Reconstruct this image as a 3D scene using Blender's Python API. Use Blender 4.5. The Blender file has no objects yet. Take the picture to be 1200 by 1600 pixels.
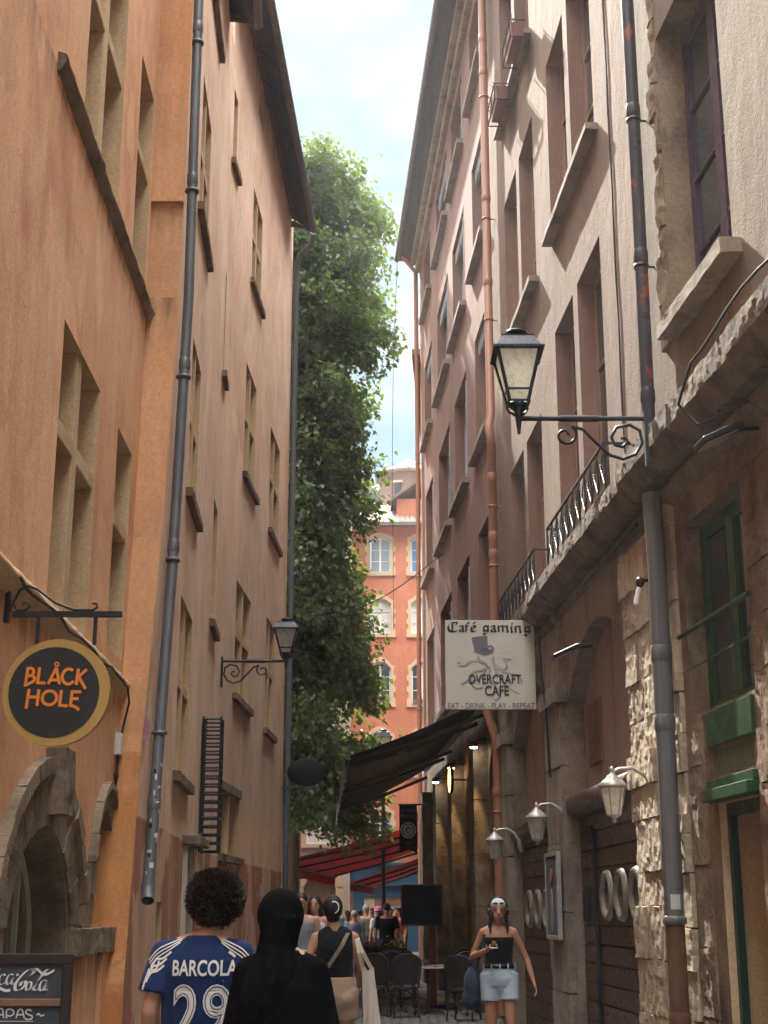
import bpy, bmesh, math, random
from mathutils import Vector, Matrix, noise
from mathutils.bvhtree import BVHTree
R = math.radians
random.seed(7)
SC = bpy.context.scene
COL = SC.collection

# ------------------------------------------------------------------ camera, sky, sun, exposure
cam_d = bpy.data.cameras.new("camera"); cam = bpy.data.objects.new("camera", cam_d); COL.objects.link(cam)
cam.location = (0, 0, 1.6); cam.rotation_euler = (R(90 + 15.79), 0, 0)
cam_d.sensor_fit = 'VERTICAL'; cam_d.sensor_height = 36; cam_d.lens = 36 * 2210 / 1600
cam_d.clip_start = 0.1; cam_d.clip_end = 3000
SC.camera = cam
SUN_EL, SUN_AZ = 42.0, -13.0          # azimuth: degrees right of straight ahead
wd = bpy.data.worlds.new("World"); SC.world = wd; wd.use_nodes = True
nt = wd.node_tree; nt.nodes.clear()
def N(t, kind, **kw):
    n = t.nodes.new(kind)
    for k, v in kw.items(): setattr(n, k, v)
    return n
out = N(nt, 'ShaderNodeOutputWorld'); bg = N(nt, 'ShaderNodeBackground'); bg.inputs[1].default_value = 0.052
sky = N(nt, 'ShaderNodeTexSky', sky_type='NISHITA', sun_disc=False)
sky.sun_elevation = R(SUN_EL); sky.sun_rotation = R(SUN_AZ); sky.dust_density = .5; sky.air_density = 1.0; sky.ozone_density = 1.0
tc = N(nt, 'ShaderNodeTexCoord'); mp = N(nt, 'ShaderNodeMapping'); mp.inputs['Scale'].default_value = (1.1, 1.1, 2.0)
mp.inputs['Location'].default_value = (0.25, 0.0, 0.35)
nz = N(nt, 'ShaderNodeTexNoise'); nz.inputs['Scale'].default_value = 2.6; nz.inputs['Detail'].default_value = 9; nz.inputs['Roughness'].default_value = .58
cr = N(nt, 'ShaderNodeValToRGB'); cr.color_ramp.elements[0].position = .40; cr.color_ramp.elements[1].position = .66
mx = N(nt, 'ShaderNodeMixRGB'); mx.inputs[2].default_value = (3.8, 3.85, 3.9, 1)
nt.links.new(tc.outputs['Generated'], mp.inputs[0]); nt.links.new(mp.outputs[0], nz.inputs['Vector'])
nt.links.new(nz.outputs[0], cr.inputs[0]); nt.links.new(cr.outputs[0], mx.inputs[0]); sm_ = N(nt, 'ShaderNodeMixRGB', blend_type='MULTIPLY'); sm_.inputs[0].default_value = 1; sm_.inputs[2].default_value = (.21, .315, .335, 1); nt.links.new(sky.outputs[0], sm_.inputs[1]); nt.links.new(sm_.outputs[0], mx.inputs[1])
# bright overhead cloud added out of view, to fill the shaded street
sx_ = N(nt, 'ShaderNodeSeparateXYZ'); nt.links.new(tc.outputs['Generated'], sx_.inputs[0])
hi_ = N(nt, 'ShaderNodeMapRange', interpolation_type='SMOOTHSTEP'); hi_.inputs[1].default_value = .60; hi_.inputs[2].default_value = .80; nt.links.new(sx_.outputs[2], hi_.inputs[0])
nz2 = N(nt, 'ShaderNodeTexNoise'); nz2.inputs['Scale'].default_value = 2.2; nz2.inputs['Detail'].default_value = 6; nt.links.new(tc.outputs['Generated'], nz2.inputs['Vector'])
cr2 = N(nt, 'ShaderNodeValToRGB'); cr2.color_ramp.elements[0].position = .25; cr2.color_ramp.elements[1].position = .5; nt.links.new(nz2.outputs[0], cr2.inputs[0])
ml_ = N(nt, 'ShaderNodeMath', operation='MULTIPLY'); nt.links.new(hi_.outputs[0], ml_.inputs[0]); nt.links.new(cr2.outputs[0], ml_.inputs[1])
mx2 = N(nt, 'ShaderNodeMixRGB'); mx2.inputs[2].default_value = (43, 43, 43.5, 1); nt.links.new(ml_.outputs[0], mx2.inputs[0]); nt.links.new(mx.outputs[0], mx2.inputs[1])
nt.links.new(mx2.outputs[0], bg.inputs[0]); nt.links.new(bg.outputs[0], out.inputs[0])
sl = bpy.data.lights.new("sun", 'SUN'); sl.energy = 2.7; sl.angle = R(.53); sl.color = (1, .94, .84)
so = bpy.data.objects.new("sun", sl); COL.objects.link(so)
sd = Vector((math.sin(R(SUN_AZ)) * math.cos(R(SUN_EL)), math.cos(R(SUN_AZ)) * math.cos(R(SUN_EL)), math.sin(R(SUN_EL))))
so.rotation_euler = sd.to_track_quat('Z', 'Y').to_euler(); so.location = sd * 60
vs = SC.view_settings; vs.view_transform = 'Standard'; vs.look = 'None'; vs.exposure = 2.6; vs.gamma = 1

# ------------------------------------------------------------------ helpers
class MB:
    def __init__(s, *mats): s.v = []; s.f = []; s.m = []; s.sm = []; s.mats = list(mats); s.cm = 0; s.smooth = False
    def mat(s, m):
        if m not in s.mats: s.mats.append(m)
        s.cm = s.mats.index(m); return s
    def add(s, vs_, fs, smooth=None):
        b = len(s.v); s.v += [Vector(p) for p in vs_]
        for f in fs: s.f.append([b + i for i in f]); s.m.append(s.cm); s.sm.append(s.smooth if smooth is None else smooth)
    def quad(s, *p): s.add(p, [list(range(len(p)))])
    def hexa(s, p): s.add(p, [(0, 3, 2, 1), (4, 5, 6, 7), (0, 1, 5, 4), (1, 2, 6, 5), (2, 3, 7, 6), (3, 0, 4, 7)])
    def box(s, c, d, M=None):
        x, y, z = d[0] / 2, d[1] / 2, d[2] / 2; c = Vector(c)
        p = [Vector(q) for q in ((-x, -y, -z), (x, -y, -z), (x, y, -z), (-x, y, -z), (-x, -y, z), (x, -y, z), (x, y, z), (-x, y, z))]
        s.hexa([c + (M @ q if M else q) for q in p])
    def wbox(s, W, y0, y1, z0, z1, o0, o1):
        s.hexa([W.p(y0, z0, o0), W.p(y0, z0, o1), W.p(y1, z0, o1), W.p(y1, z0, o0), W.p(y0, z1, o0), W.p(y0, z1, o1), W.p(y1, z1, o1), W.p(y1, z1, o0)])
    def grid(s, fn, nu, nv, smooth=False):
        vs_ = [fn(i / nu, j / nv) for j in range(nv + 1) for i in range(nu + 1)]
        s.add(vs_, [(j * (nu + 1) + i, j * (nu + 1) + i + 1, (j + 1) * (nu + 1) + i + 1, (j + 1) * (nu + 1) + i) for j in range(nv) for i in range(nu)], smooth)
    def rough(s, fn, n, amp, freq=3.0, seed=0.0):
        "box given by fn(u,v,w)->point, faces subdivided n=(nu,nv,nw) and displaced by noise"
        def d(p):
            p = Vector(p); q = p * freq + Vector((seed, seed * .7, -seed))
            return p + (noise.noise_vector(q) + .5 * noise.noise_vector(q * 2.7)) * amp
        nu, nv, nw = n
        for w in (0, 1): s.grid(lambda a, b: d(fn(a, b, w)), nu, nv)
        for w in (0, 1): s.grid(lambda a, b: d(fn(a, w, b)), nu, nw)
        for w in (0, 1): s.grid(lambda a, b: d(fn(w, a, b)), nv, nw)
    def tube(s, pts, r, n=8, closed=False, caps=True, smooth=True):
        pts = [Vector(p) for p in pts]; k = len(pts)
        rs = r if isinstance(r, (list, tuple)) else [r] * k
        t0 = None; vs_ = []
        up = None
        for i, p in enumerate(pts):
            a = pts[(i - 1) % k] if (i or closed) else p; b = pts[(i + 1) % k] if (i < k - 1 or closed) else p
            t = (b - a).normalized()
            if up is None:
                up = t.orthogonal().normalized()
            else:
                up = (up - t * up.dot(t)); up = up.normalized() if up.length > 1e-6 else t.orthogonal().normalized()
            w = t.cross(up)
            for j in range(n):
                an = 2 * math.pi * j / n; vs_.append(p + (up * math.cos(an) + w * math.sin(an)) * rs[i])
        fs = []
        for i in range(k if closed else k - 1):
            for j in range(n):
                a = i * n + j; b = i * n + (j + 1) % n; c = ((i + 1) % k) * n + (j + 1) % n; d = ((i + 1) % k) * n + j
                fs.append((a, b, c, d))
        s.add(vs_, fs, smooth)
        if caps and not closed: s.add(vs_[:n], [list(range(n))[::-1]], False); s.add(vs_[-n:], [list(range(n))], False)
    def lathe(s, prof, n=24, c=(0, 0, 0), M=None, smooth=True, a0=0.0):
        c = Vector(c); vs_ = []
        for r, z in prof:
            for j in range(n):
                an = a0 + 2 * math.pi * j / n; q = Vector((r * math.cos(an), r * math.sin(an), z)); vs_.append(c + (M @ q if M else q))
        fs = [(i * n + j, i * n + (j + 1) % n, (i + 1) * n + (j + 1) % n, (i + 1) * n + j) for i in range(len(prof) - 1) for j in range(n)]
        if prof[0][0] > 1e-5: fs.append(list(range(n))[::-1])
        if prof[-1][0] > 1e-5: fs.append([(len(prof) - 1) * n + j for j in range(n)])
        s.add(vs_, fs, smooth)
    def ell(s, c, r, M=None, nu=16, nv=10):
        prof = [(math.sin(math.pi * i / nv), -math.cos(math.pi * i / nv)) for i in range(nv + 1)]
        D = Matrix.Diagonal(Vector(r)); D = (M @ D) if M else D
        s.lathe([(max(a, 1e-4), b) for a, b in prof], nu, c, D)
    def cone(s, p0, p1, r0, r1, n=14, smooth=True): s.tube([p0, p1], [r0, r1], n, smooth=smooth)
    def cap(s, p0, p1, r0, r1, n=14):
        s.cone(p0, p1, r0, r1, n); s.ell(p0, (r0,) * 3, None, n, 8); s.ell(p1, (r1,) * 3, None, n, 8)
    def mesh(s, name, shift=None):
        me = bpy.data.meshes.new(name)
        sh = Vector(shift) if shift is not None else Vector((0, 0, 0))
        me.from_pydata([tuple(p - sh) for p in s.v], [], s.f)
        for m in s.mats: me.materials.append(m)
        me.polygons.foreach_set('material_index', s.m); me.polygons.foreach_set('use_smooth', s.sm); me.update()
        return me
    def build(s, name, parent=None, local=False, bevel=0):
        sh = None if (parent is None or local) else wloc(parent)
        o = bpy.data.objects.new(name, s.mesh(name, sh)); COL.objects.link(o)
        if parent: o.parent = parent
        if bevel:
            b = o.modifiers.new("bevel", 'BEVEL'); b.width = bevel; b.segments = 2; b.limit_method = 'ANGLE'
        return o
def wloc(o):
    v = Vector((0, 0, 0))
    while o: v += o.location; o = o.parent
    return v
def fixn(o):
    bm = bmesh.new(); bm.from_mesh(o.data); bmesh.ops.recalc_face_normals(bm, faces=bm.faces); bm.to_mesh(o.data); bm.free(); return o
def tag(o, label, cat, group=None, kind=None):
    o['label'] = label; o['category'] = cat
    if group: o['group'] = group
    if kind: o['kind'] = kind
    return o
def thing(name, label, cat, loc=(0, 0, 0), rz=0, group=None):
    o = bpy.data.objects.new(name, None); COL.objects.link(o); o.location = loc; o.rotation_euler = (0, 0, rz); o.empty_display_size = .2
    return tag(o, label, cat, group)
def structure(o): o['kind'] = 'structure'; return o
def copy_tree(o, parent=None):
    c = o.copy(); COL.objects.link(c)
    if parent: c.parent = parent
    for ch in [q for q in o.children]: copy_tree(ch, c)
    return c
class Wall:
    def __init__(s, X0, Y0, k, side):
        s.X0, s.Y0, s.k = X0, Y0, k; l = math.sqrt(1 + k * k); s.n = Vector((side / l, -side * k / l, 0)); s.side = side
    def p(s, y, z, o=0): return Vector((s.X0 + s.k * (y - s.Y0), y, z)) + s.n * o
L1 = Wall(-2.5, 13.4, -.018, 1); LA = Wall(-2.27, 13.4, -.048, 1); LB = Wall(-2.70, 22.3, .039, 1)
R1 = Wall(2.5, 12.7, -.09, -1); R2 = Wall(2.5, 12.7, -.06, -1); R3 = Wall(2.5, 12.7, -.06, -1)

# ------------------------------------------------------------------ materials
def mat(name, base, rough=.8, metal=0, spec=.4):
    m = bpy.data.materials.new(name); m.use_nodes = True; b = m.node_tree.nodes['Principled BSDF']
    b.inputs['Base Color'].default_value = (*base, 1); b.inputs['Roughness'].default_value = rough; b.inputs['Metallic'].default_value = metal
    b.inputs['Specular IOR Level'].default_value = spec
    return m
def ramp(t, fac, stops):
    r = N(t, 'ShaderNodeValToRGB'); e = r.color_ramp.elements
    e[0].position, e[0].color = stops[0][0], (*stops[0][1], 1); e[1].position, e[1].color = stops[-1][0], (*stops[-1][1], 1)
    for p, c in stops[1:-1]: q = e.new(p); q.color = (*c, 1)
    t.links.new(fac, r.inputs[0]); return r.outputs[0]
def tex_noise(t, scale, stretch=(1, 1, 1), detail=6, rough=.6, loc=(0, 0, 0), dist=0):
    tc = N(t, 'ShaderNodeTexCoord'); mp = N(t, 'ShaderNodeMapping'); mp.inputs['Scale'].default_value = stretch; mp.inputs['Location'].default_value = loc
    nz = N(t, 'ShaderNodeTexNoise'); nz.inputs['Scale'].default_value = scale; nz.inputs['Detail'].default_value = detail; nz.inputs['Roughness'].default_value = rough
    nz.inputs['Distortion'].default_value = dist
    t.links.new(tc.outputs['Object'], mp.inputs[0]); t.links.new(mp.outputs[0], nz.inputs['Vector']); return nz.outputs[0]
def mixc(t, a, b, fac, mode='MIX'):
    m = N(t, 'ShaderNodeMixRGB', blend_type=mode)
    for sock, v in ((m.inputs[0], fac), (m.inputs[1], a), (m.inputs[2], b)):
        if hasattr(v, 'is_output'): t.links.new(v, sock)
        elif isinstance(v, (int, float)): sock.default_value = v
        else: sock.default_value = (*v, 1)
    return m.outputs[0]
def bump(t, b, h, dist=.02, strength=.6):
    n = N(t, 'ShaderNodeBump'); n.inputs['Distance'].default_value = dist; n.inputs['Strength'].default_value = strength
    t.links.new(h, n.inputs['Height']); t.links.new(n.outputs[0], b.inputs['Normal'])
def math_n(t, op, a, b):
    m = N(t, 'ShaderNodeMath', operation=op)
    for i, v in enumerate((a, b)):
        if hasattr(v, 'is_output'): t.links.new(v, m.inputs[i])
        else: m.inputs[i].default_value = v
    return m.outputs[0]
def plaster(name, c0, c1, stain, dark, streak=.5, stainamt=.5, bumpd=.02, rough=.9, seed=0, hue2=None, zsplit=None, runs=()):
    "lime plaster: blotches, vertical runs, grime, cracks; zsplit=(z, colour a, colour b): a differently painted base below z"
    m = mat(name, c0, rough, spec=.25); t = m.node_tree; b = t.nodes['Principled BSDF']
    n1 = tex_noise(t, .55, (1, 1, .6), 7, .62, (seed, 0, seed)); c = ramp(t, n1, [(.33, c0), (.66, c1)])
    if hue2:
        n5 = tex_noise(t, .9, (1, 1, .8), 5, .6, (seed + 31, 7, 2)); c = mixc(t, c, hue2, ramp(t, n5, [(.5, (0, 0, 0)), (.72, (.85,) * 3)]))
    if zsplit:
        z0, ca, cb = zsplit
        tc = N(t, 'ShaderNodeTexCoord'); sp = N(t, 'ShaderNodeSeparateXYZ'); t.links.new(tc.outputs['Object'], sp.inputs[0])
        n6 = tex_noise(t, 2.0, (1, 1, 1), 6, .6, (3, seed, 1)); zz = math_n(t, 'ADD', sp.outputs[2], math_n(t, 'MULTIPLY', n6, .09))
        low = ramp(t, tex_noise(t, 1.1, (1, 1, .5), 7, .65, (seed, 3, 5)), [(.35, ca), (.65, cb)])
        sw = math_n(t, 'LESS_THAN', zz, z0 + .045); c = mixc(t, c, low, sw)
    np_ = tex_noise(t, .75, (1, 1, .8), 8, .55, (seed + 4, 2, seed), .4); c = mixc(t, c, tuple(min(1, x * 1.12) for x in c1), ramp(t, np_, [(.55, (0, 0, 0)), (.575, (.55,) * 3)])); c = mixc(t, c, tuple(x * .88 for x in c0), ramp(t, np_, [(.375, (.6,) * 3), (.40, (0, 0, 0))]))
    n2 = tex_noise(t, 2.4, (1, 1, .1), 6, .65, (seed * 2, 1, 0)); c = mixc(t, c, stain, ramp(t, n2, [(.50, (0, 0, 0)), (.78, (streak,) * 3)]))
    nl_ = tex_noise(t, 7, (1, 1, .09), 6, .7, (seed, 5, 1)); c = mixc(t, c, ramp(t, nl_, [(.32, (.80,) * 3), (.68, (1.16,) * 3)]), .45, 'MULTIPLY')
    n3 = tex_noise(t, 1.3, (1, 1, .45), 9, .72, (5, seed, 2)); c = mixc(t, c, dark, ramp(t, n3, [(.56, (0, 0, 0)), (.74, (stainamt,) * 3)]))
    n4 = tex_noise(t, 22, (1, 1, 1), 4, .7); c = mixc(t, c, ramp(t, n4, [(.3, (.80,) * 3), (.7, (1.12,) * 3)]), .7, 'MULTIPLY')
    tcz = N(t, 'ShaderNodeTexCoord'); spz = N(t, 'ShaderNodeSeparateXYZ'); t.links.new(tcz.outputs['Object'], spz.inputs[0])
    for zt, ln in runs:                                         # black algae runs hanging below a moulding
        mr = N(t, 'ShaderNodeMapRange'); mr.inputs[1].default_value = zt - ln; mr.inputs[2].default_value = zt; t.links.new(spz.outputs[2], mr.inputs[0])
        below = math_n(t, 'LESS_THAN', spz.outputs[2], zt); st = ramp(t, tex_noise(t, 4.5, (1, 1, .16), 7, .7, (seed, zt, 3)), [(.44, (0, 0, 0)), (.66, (.9,) * 3)])
        pw_ = math_n(t, 'POWER', mr.outputs[0], 1.6); c = mixc(t, c, (.085, .06, .045), math_n(t, 'MULTIPLY', math_n(t, 'MULTIPLY', pw_, below), st))
    vo = N(t, 'ShaderNodeTexVoronoi', feature='DISTANCE_TO_EDGE'); vo.inputs['Scale'].default_value = .55
    dn = N(t, 'ShaderNodeTexNoise'); dn.inputs['Scale'].default_value = 2.2; dn.inputs['Detail'].default_value = 8; t.links.new(tcz.outputs['Object'], dn.inputs['Vector'])
    va = N(t, 'ShaderNodeVectorMath', operation='ADD'); t.links.new(tcz.outputs['Object'], va.inputs[0]); t.links.new(dn.outputs['Color'], va.inputs[1]); t.links.new(va.outputs[0], vo.inputs['Vector'])
    ck = ramp(t, vo.outputs['Distance'], [(.0, (1, 1, 1)), (.0075, (0, 0, 0))]); ckm = ramp(t, tex_noise(t, .8, (1, 1, 1), 3, .5, (seed, 9, 9)), [(.52, (0, 0, 0)), (.60, (.75,) * 3)])
    c = mixc(t, c, dark, math_n(t, 'MULTIPLY', ck, ckm))
    t.links.new(c, b.inputs['Base Color'])
    h = mixc(t, tex_noise(t, 3.2, (1, 1, .5), 8, .6), tex_noise(t, 42, (1, 1, 1), 5, .6), .25)
    bump(t, b, h, bumpd, .8)
    return m
def stone(name, c0, c1, dark, scale=2.2, rough=.92, bumpd=.03, damt=.8):
    m = mat(name, c0, rough, spec=.25); t = m.node_tree; b = t.nodes['Principled BSDF']
    c = ramp(t, tex_noise(t, scale, (1, 1, 1), 9, .68), [(.32, c0), (.68, c1)])
    c = mixc(t, c, dark, ramp(t, tex_noise(t, scale * .8, (1, 1, .5), 9, .72, (9, 3, 4)), [(.48, (0, 0, 0)), (.66, (damt,) * 3)]))
    c = mixc(t, c, ramp(t, tex_noise(t, 35, (1, 1, 1), 4, .7), [(.3, (.72,) * 3), (.7, (1.15,) * 3)]), .8, 'MULTIPLY')
    t.links.new(c, b.inputs['Base Color'])
    h = mixc(t, tex_noise(t, 5, (1, 1, 1), 9, .7), tex_noise(t, 26, (1, 1, 1), 6, .65), .35); bump(t, b, h, bumpd, 1)
    return m
def paint(name, c0, c1, rough=.5, scale=5, stretch=(1, 1, .2), chip=None, metal=0, bumpd=.002, chipt=(.62, .68)):
    m = mat(name, c0, rough, metal); t = m.node_tree; b = t.nodes['Principled BSDF']
    c = ramp(t, tex_noise(t, scale, stretch, 6, .6), [(.35, c0), (.65, c1)])
    if chip: c = mixc(t, c, chip, ramp(t, tex_noise(t, scale * 1.4, (1, 1, .5), 9, .7, (2, 7, 1)), [(chipt[0], (0, 0, 0)), (chipt[1], (1, 1, 1))]))
    t.links.new(c, b.inputs['Base Color'])
    rr = ramp(t, tex_noise(t, scale * 2, (1, 1, 1), 5, .6), [(.3, (max(rough - .15, .05),) * 3), (.7, (min(rough + .15, 1),) * 3)]); t.links.new(rr, b.inputs['Roughness'])
    bump(t, b, tex_noise(t, scale * 3, stretch, 6, .6), bumpd, .5)
    return m
def fabric(name, c, var=.2, rough=.95, wr=.02, trans=0):
    m = mat(name, c, rough, spec=.15); t = m.node_tree; b = t.nodes['Principled BSDF']
    lo = tuple(x * (1 - var) for x in c); hi = tuple(min(1, x * (1 + var)) for x in c)
    t.links.new(ramp(t, tex_noise(t, 5, (1, 1, .5), 6, .6), [(.3, lo), (.7, hi)]), b.inputs['Base Color'])
    bump(t, b, mixc(t, tex_noise(t, 9, (1, 1, .35), 3, .5, dist=.6), tex_noise(t, 180, (1, 1, 1), 2, .5), .15), wr, .9)
    b.inputs['Sheen Weight'].default_value = .08
    if trans:
        tr = N(t, 'ShaderNodeBsdfTranslucent'); tr.inputs[0].default_value = (*c, 1); ms = N(t, 'ShaderNodeMixShader'); ms.inputs[0].default_value = trans
        o = t.nodes['Material Output']; t.links.new(b.outputs[0], ms.inputs[1]); t.links.new(tr.outputs[0], ms.inputs[2]); t.links.new(ms.outputs[0], o.inputs[0])
    return m
def glow(name, c, s):
    m = mat(name, c); b = m.node_tree.nodes['Principled BSDF']; b.inputs['Emission Color'].default_value = (*c, 1); b.inputs['Emission Strength'].default_value = s; return m
M = {}
M['l1'] = plaster('orange_plaster', (.70, .355, .18), (.76, .435, .245), (.66, .44, .28), (.38, .18, .10), .6, .6, seed=1, hue2=(.52, .20, .10), runs=((7.66, .55), (3.58, .5), (1.3, .7)))
M['strip'] = plaster('bright_orange_plaster', (.68, .375, .20), (.61, .31, .15), (.54, .30, .16), (.34, .17, .08), .3, .45, seed=3, zsplit=(3.05, (.50, .21, .075), (.56, .25, .09)), runs=((9.0, .6), (7.9, .8), (3.0, .4)))
M['la'] = plaster('faded_terracotta_plaster', (.70, .455, .30), (.76, .535, .38), (.67, .52, .40), (.34, .23, .15), .75, .6, seed=5, hue2=(.58, .34, .19), zsplit=(2.45, (.36, .15, .085), (.42, .19, .11)), runs=((18.4, 1.2),))
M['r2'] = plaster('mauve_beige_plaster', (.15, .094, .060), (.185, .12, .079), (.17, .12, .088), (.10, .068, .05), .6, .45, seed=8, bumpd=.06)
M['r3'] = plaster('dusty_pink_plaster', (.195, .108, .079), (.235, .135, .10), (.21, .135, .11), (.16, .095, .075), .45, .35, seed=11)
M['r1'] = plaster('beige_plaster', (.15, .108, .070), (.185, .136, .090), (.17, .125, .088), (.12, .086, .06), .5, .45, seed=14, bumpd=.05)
M['orange'] = plaster('vermilion_plaster', (.50, .165, .085), (.57, .21, .115), (.50, .22, .13), (.36, .10, .06), .3, .35, seed=17)
M['beige'] = plaster('grey_beige_plaster', (.44, .36, .27), (.50, .42, .33), (.36, .30, .24), (.24, .2, .16), .4, .4, seed=21)
M['ochre'] = stone('ochre_sandstone', (.52, .345, .185), (.60, .43, .26), (.33, .225, .135), 1.6, bumpd=.012, damt=.5)
M['oldstone'] = stone('weathered_grey_stone', (.21, .155, .105), (.31, .24, .165), (.06, .047, .037), 2.6)
M['brownstone'] = stone('brown_rubble_stone', (.17, .105, .065), (.27, .18, .11), (.06, .04, .027), 2.0, bumpd=.045)
M['darkstone'] = stone('blackened_ledge_stone', (.13, .10, .075), (.24, .185, .135), (.035, .028, .022), 3.2)
M['palestone'] = stone('pale_rusticated_stone', (.42, .34, .25), (.54, .45, .33), (.19, .14, .10), 2.2, bumpd=.022, damt=.6)
M['greystone'] = stone('grey_pilaster_stone', (.25, .20, .16), (.34, .28, .22), (.10, .085, .07), 2.5, bumpd=.02)
M['trimstone'] = stone('cream_trim_stone', (.60, .43, .25), (.68, .52, .33), (.44, .30, .18), 1.5, bumpd=.01, damt=.4)
M['panel'] = paint('mauve_brown_paint', (.27, .185, .15), (.31, .215, .175), .6)
M['board'] = paint('dark_brown_boards', (.055, .030, .020), (.085, .048, .034), .38, 6, (1, .25, 3), bumpd=.003)
M['zinc'] = paint('grey_zinc', (.12, .128, .135), (.17, .178, .185), .45, 4, metal=.35)
M['zincw'] = paint('streaked_grey_pipe_paint', (.11, .11, .11), (.17, .17, .165), .45, 3, (6, 6, .1), chip=(.5, .5, .48), chipt=(.68, .71))
M['blackpipe'] = paint('dark_pipe_paint', (.025, .026, .032), (.045, .045, .052), .4, 3, (1, 1, .3), chip=(.24, .055, .035), chipt=(.57, .60))
M['rust'] = paint('rusty_iron', (.11, .055, .032), (.17, .095, .06), .8, 5, (1, 1, .4), chip=(.10, .06, .04), bumpd=.01)
M['terrapipe'] = paint('terracotta_pipe_paint', (.30, .135, .08), (.35, .165, .10), .5, 3)
M['iron'] = paint('black_iron', (.018, .018, .02), (.03, .03, .032), .5, 8, bumpd=.003)
M['slate'] = paint('blue_black_lantern_paint', (.012, .02, .032), (.02, .03, .045), .35, 8)
M['soffit'] = paint('dark_soffit_wood', (.045, .043, .046), (.07, .066, .068), .7, 3, (3, .3, 1))
M['gutter'] = paint('brown_gutter_metal', (.10, .085, .08), (.14, .12, .11), .5, 4)
M['tile'] = paint('clay_roof_tile', (.15, .10, .075), (.21, .145, .11), .9, 3, (1, 1, 1), bumpd=.02)
M['greypaint'] = paint('grey_blue_shutter_paint', (.33, .34, .36), (.40, .41, .43), .6, 4)
M['white'] = paint('white_window_paint', (.72, .72, .70), (.80, .80, .78), .5, 6)
M['cream'] = paint('cream_door_paint', (.50, .44, .36), (.56, .50, .42), .6, 5)
M['brownframe'] = paint('brown_window_frame', (.20, .11, .07), (.26, .15, .095), .6, 6)
M['purple'] = paint('dark_purple_window_paint', (.045, .022, .045), (.065, .032, .06), .4, 4)
M['green'] = paint('green_shopfront_paint', (.016, .062, .022), (.026, .085, .03), .4, 4)
M['dgreen'] = paint('dark_green_door_paint', (.010, .035, .028), (.016, .048, .036), .4, 4)
M['blueshop'] = paint('blue_shopfront_paint', (.022, .07, .13), (.032, .09, .16), .45, 3)
M['purpleshop'] = paint('plum_shopfront_paint', (.13, .055, .09), (.17, .075, .12), .5, 3)
M['glass'] = mat('dark_window_glass', (.035, .042, .045), .06, 0, .6)
M['skyglass'] = mat('pale_window_glass', (.30, .36, .40), .08, 0, .8)
M['blueglass'] = mat('blue_window_glass', (.10, .22, .46), .08, 0, .8)
M['curtain'] = fabric('pale_curtain', (.62, .62, .56), .08)
M['frost'] = mat('milky_lantern_glass', (.80, .78, .68), .35, 0, .5)
t_ = M['frost'].node_tree; tr_ = N(t_, 'ShaderNodeBsdfTranslucent'); tr_.inputs[0].default_value = (.9, .86, .72, 1); ms_ = N(t_, 'ShaderNodeMixShader'); ms_.inputs[0].default_value = .75
dirt_ = ramp(t_, tex_noise(t_, 14, (1, 1, 1), 8, .75), [(.30, (.50, .48, .40)), (.50, (.92, .90, .82))]); t_.links.new(dirt_, t_.nodes['Principled BSDF'].inputs['Base Color']); t_.links.new(dirt_, tr_.inputs[0])
t_.links.new(t_.nodes['Principled BSDF'].outputs[0], ms_.inputs[1]); t_.links.new(tr_.outputs[0], ms_.inputs[2]); t_.links.new(ms_.outputs[0], t_.nodes['Material Output'].inputs[0])
M['signcream'] = paint('cream_sign_board', (.56, .53, .44), (.62, .59, .50), .5, 2, (1, 1, .3))
M['ink'] = mat('black_sign_ink', (.03, .028, .03), .6)
M['greyink'] = mat('grey_sign_ink', (.16, .155, .18), .6)
M['paleink'] = mat('pale_grey_sign_ink', (.40, .38, .37), .6)
M['gold'] = paint('gold_sign_rim', (.44, .27, .075), (.50, .31, .10), .45, 6)
M['charcoal'] = paint('charcoal_sign_face', (.022, .026, .026), (.030, .034, .034), .5, 6)
M['signorange'] = mat('orange_sign_letters', (.80, .24, .035), .5)
M['faint'] = mat('faint_red_letters', (.085, .030, .026), .6)
M['slateboard'] = paint('grey_chalkboard', (.055, .066, .078), (.075, .086, .098), .7, 4)
M['boardframe'] = paint('dark_board_frame', (.028, .022, .02), (.045, .035, .03), .5, 6)
M['chalk'] = mat('white_chalk', (.78, .79, .80), .9)
M['blackfab'] = fabric('black_awning_fabric', (.0045, .005, .0055), .3, wr=.01)
M['stripefab'] = fabric('beige_awning_arm', (.10, .086, .066), .2, wr=.003)
M['redfab'] = fabric('dark_red_awning_fabric', (.42, .06, .05), .2, wr=.012, trans=.45)
M['rattan'] = paint('dark_rattan', (.022, .020, .018), (.035, .031, .028), .5, 40, (1, 1, 1), bumpd=.006)
M['tabletop'] = paint('pale_table_top', (.40, .38, .35), (.48, .46, .43), .25, 6, (1, 1, 1))
M['redstand'] = paint('red_post_paint', (.07, .010, .011), (.10, .016, .016), .5)
M['skin'] = mat('skin', (.50, .27, .18), .55); M['skintan'] = mat('tanned_skin', (.40, .20, .125), .55); M['skinlight'] = mat('light_skin', (.56, .33, .24), .55)
for k_ in ('skin', 'skintan', 'skinlight'):
    b_ = M[k_].node_tree.nodes['Principled BSDF']; b_.inputs['Subsurface Weight'].default_value = .1; b_.inputs['Subsurface Radius'].default_value = (.02, .008, .004)
M['hair'] = paint('dark_brown_hair', (.018, .011, .0075), (.040, .024, .016), .5, 40, (1, 1, 1), bumpd=.004)
M['blackhair'] = paint('black_hair', (.009, .008, .008), (.02, .016, .014), .75, 40, (1, 1, .3), bumpd=.004)
M['greyhair'] = paint('grey_hair', (.30, .29, .28), (.42, .41, .40), .6, 40)
M['jersey'] = fabric('navy_jersey', (.012, .028, .095), .2, rough=.7, wr=.012)
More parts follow.
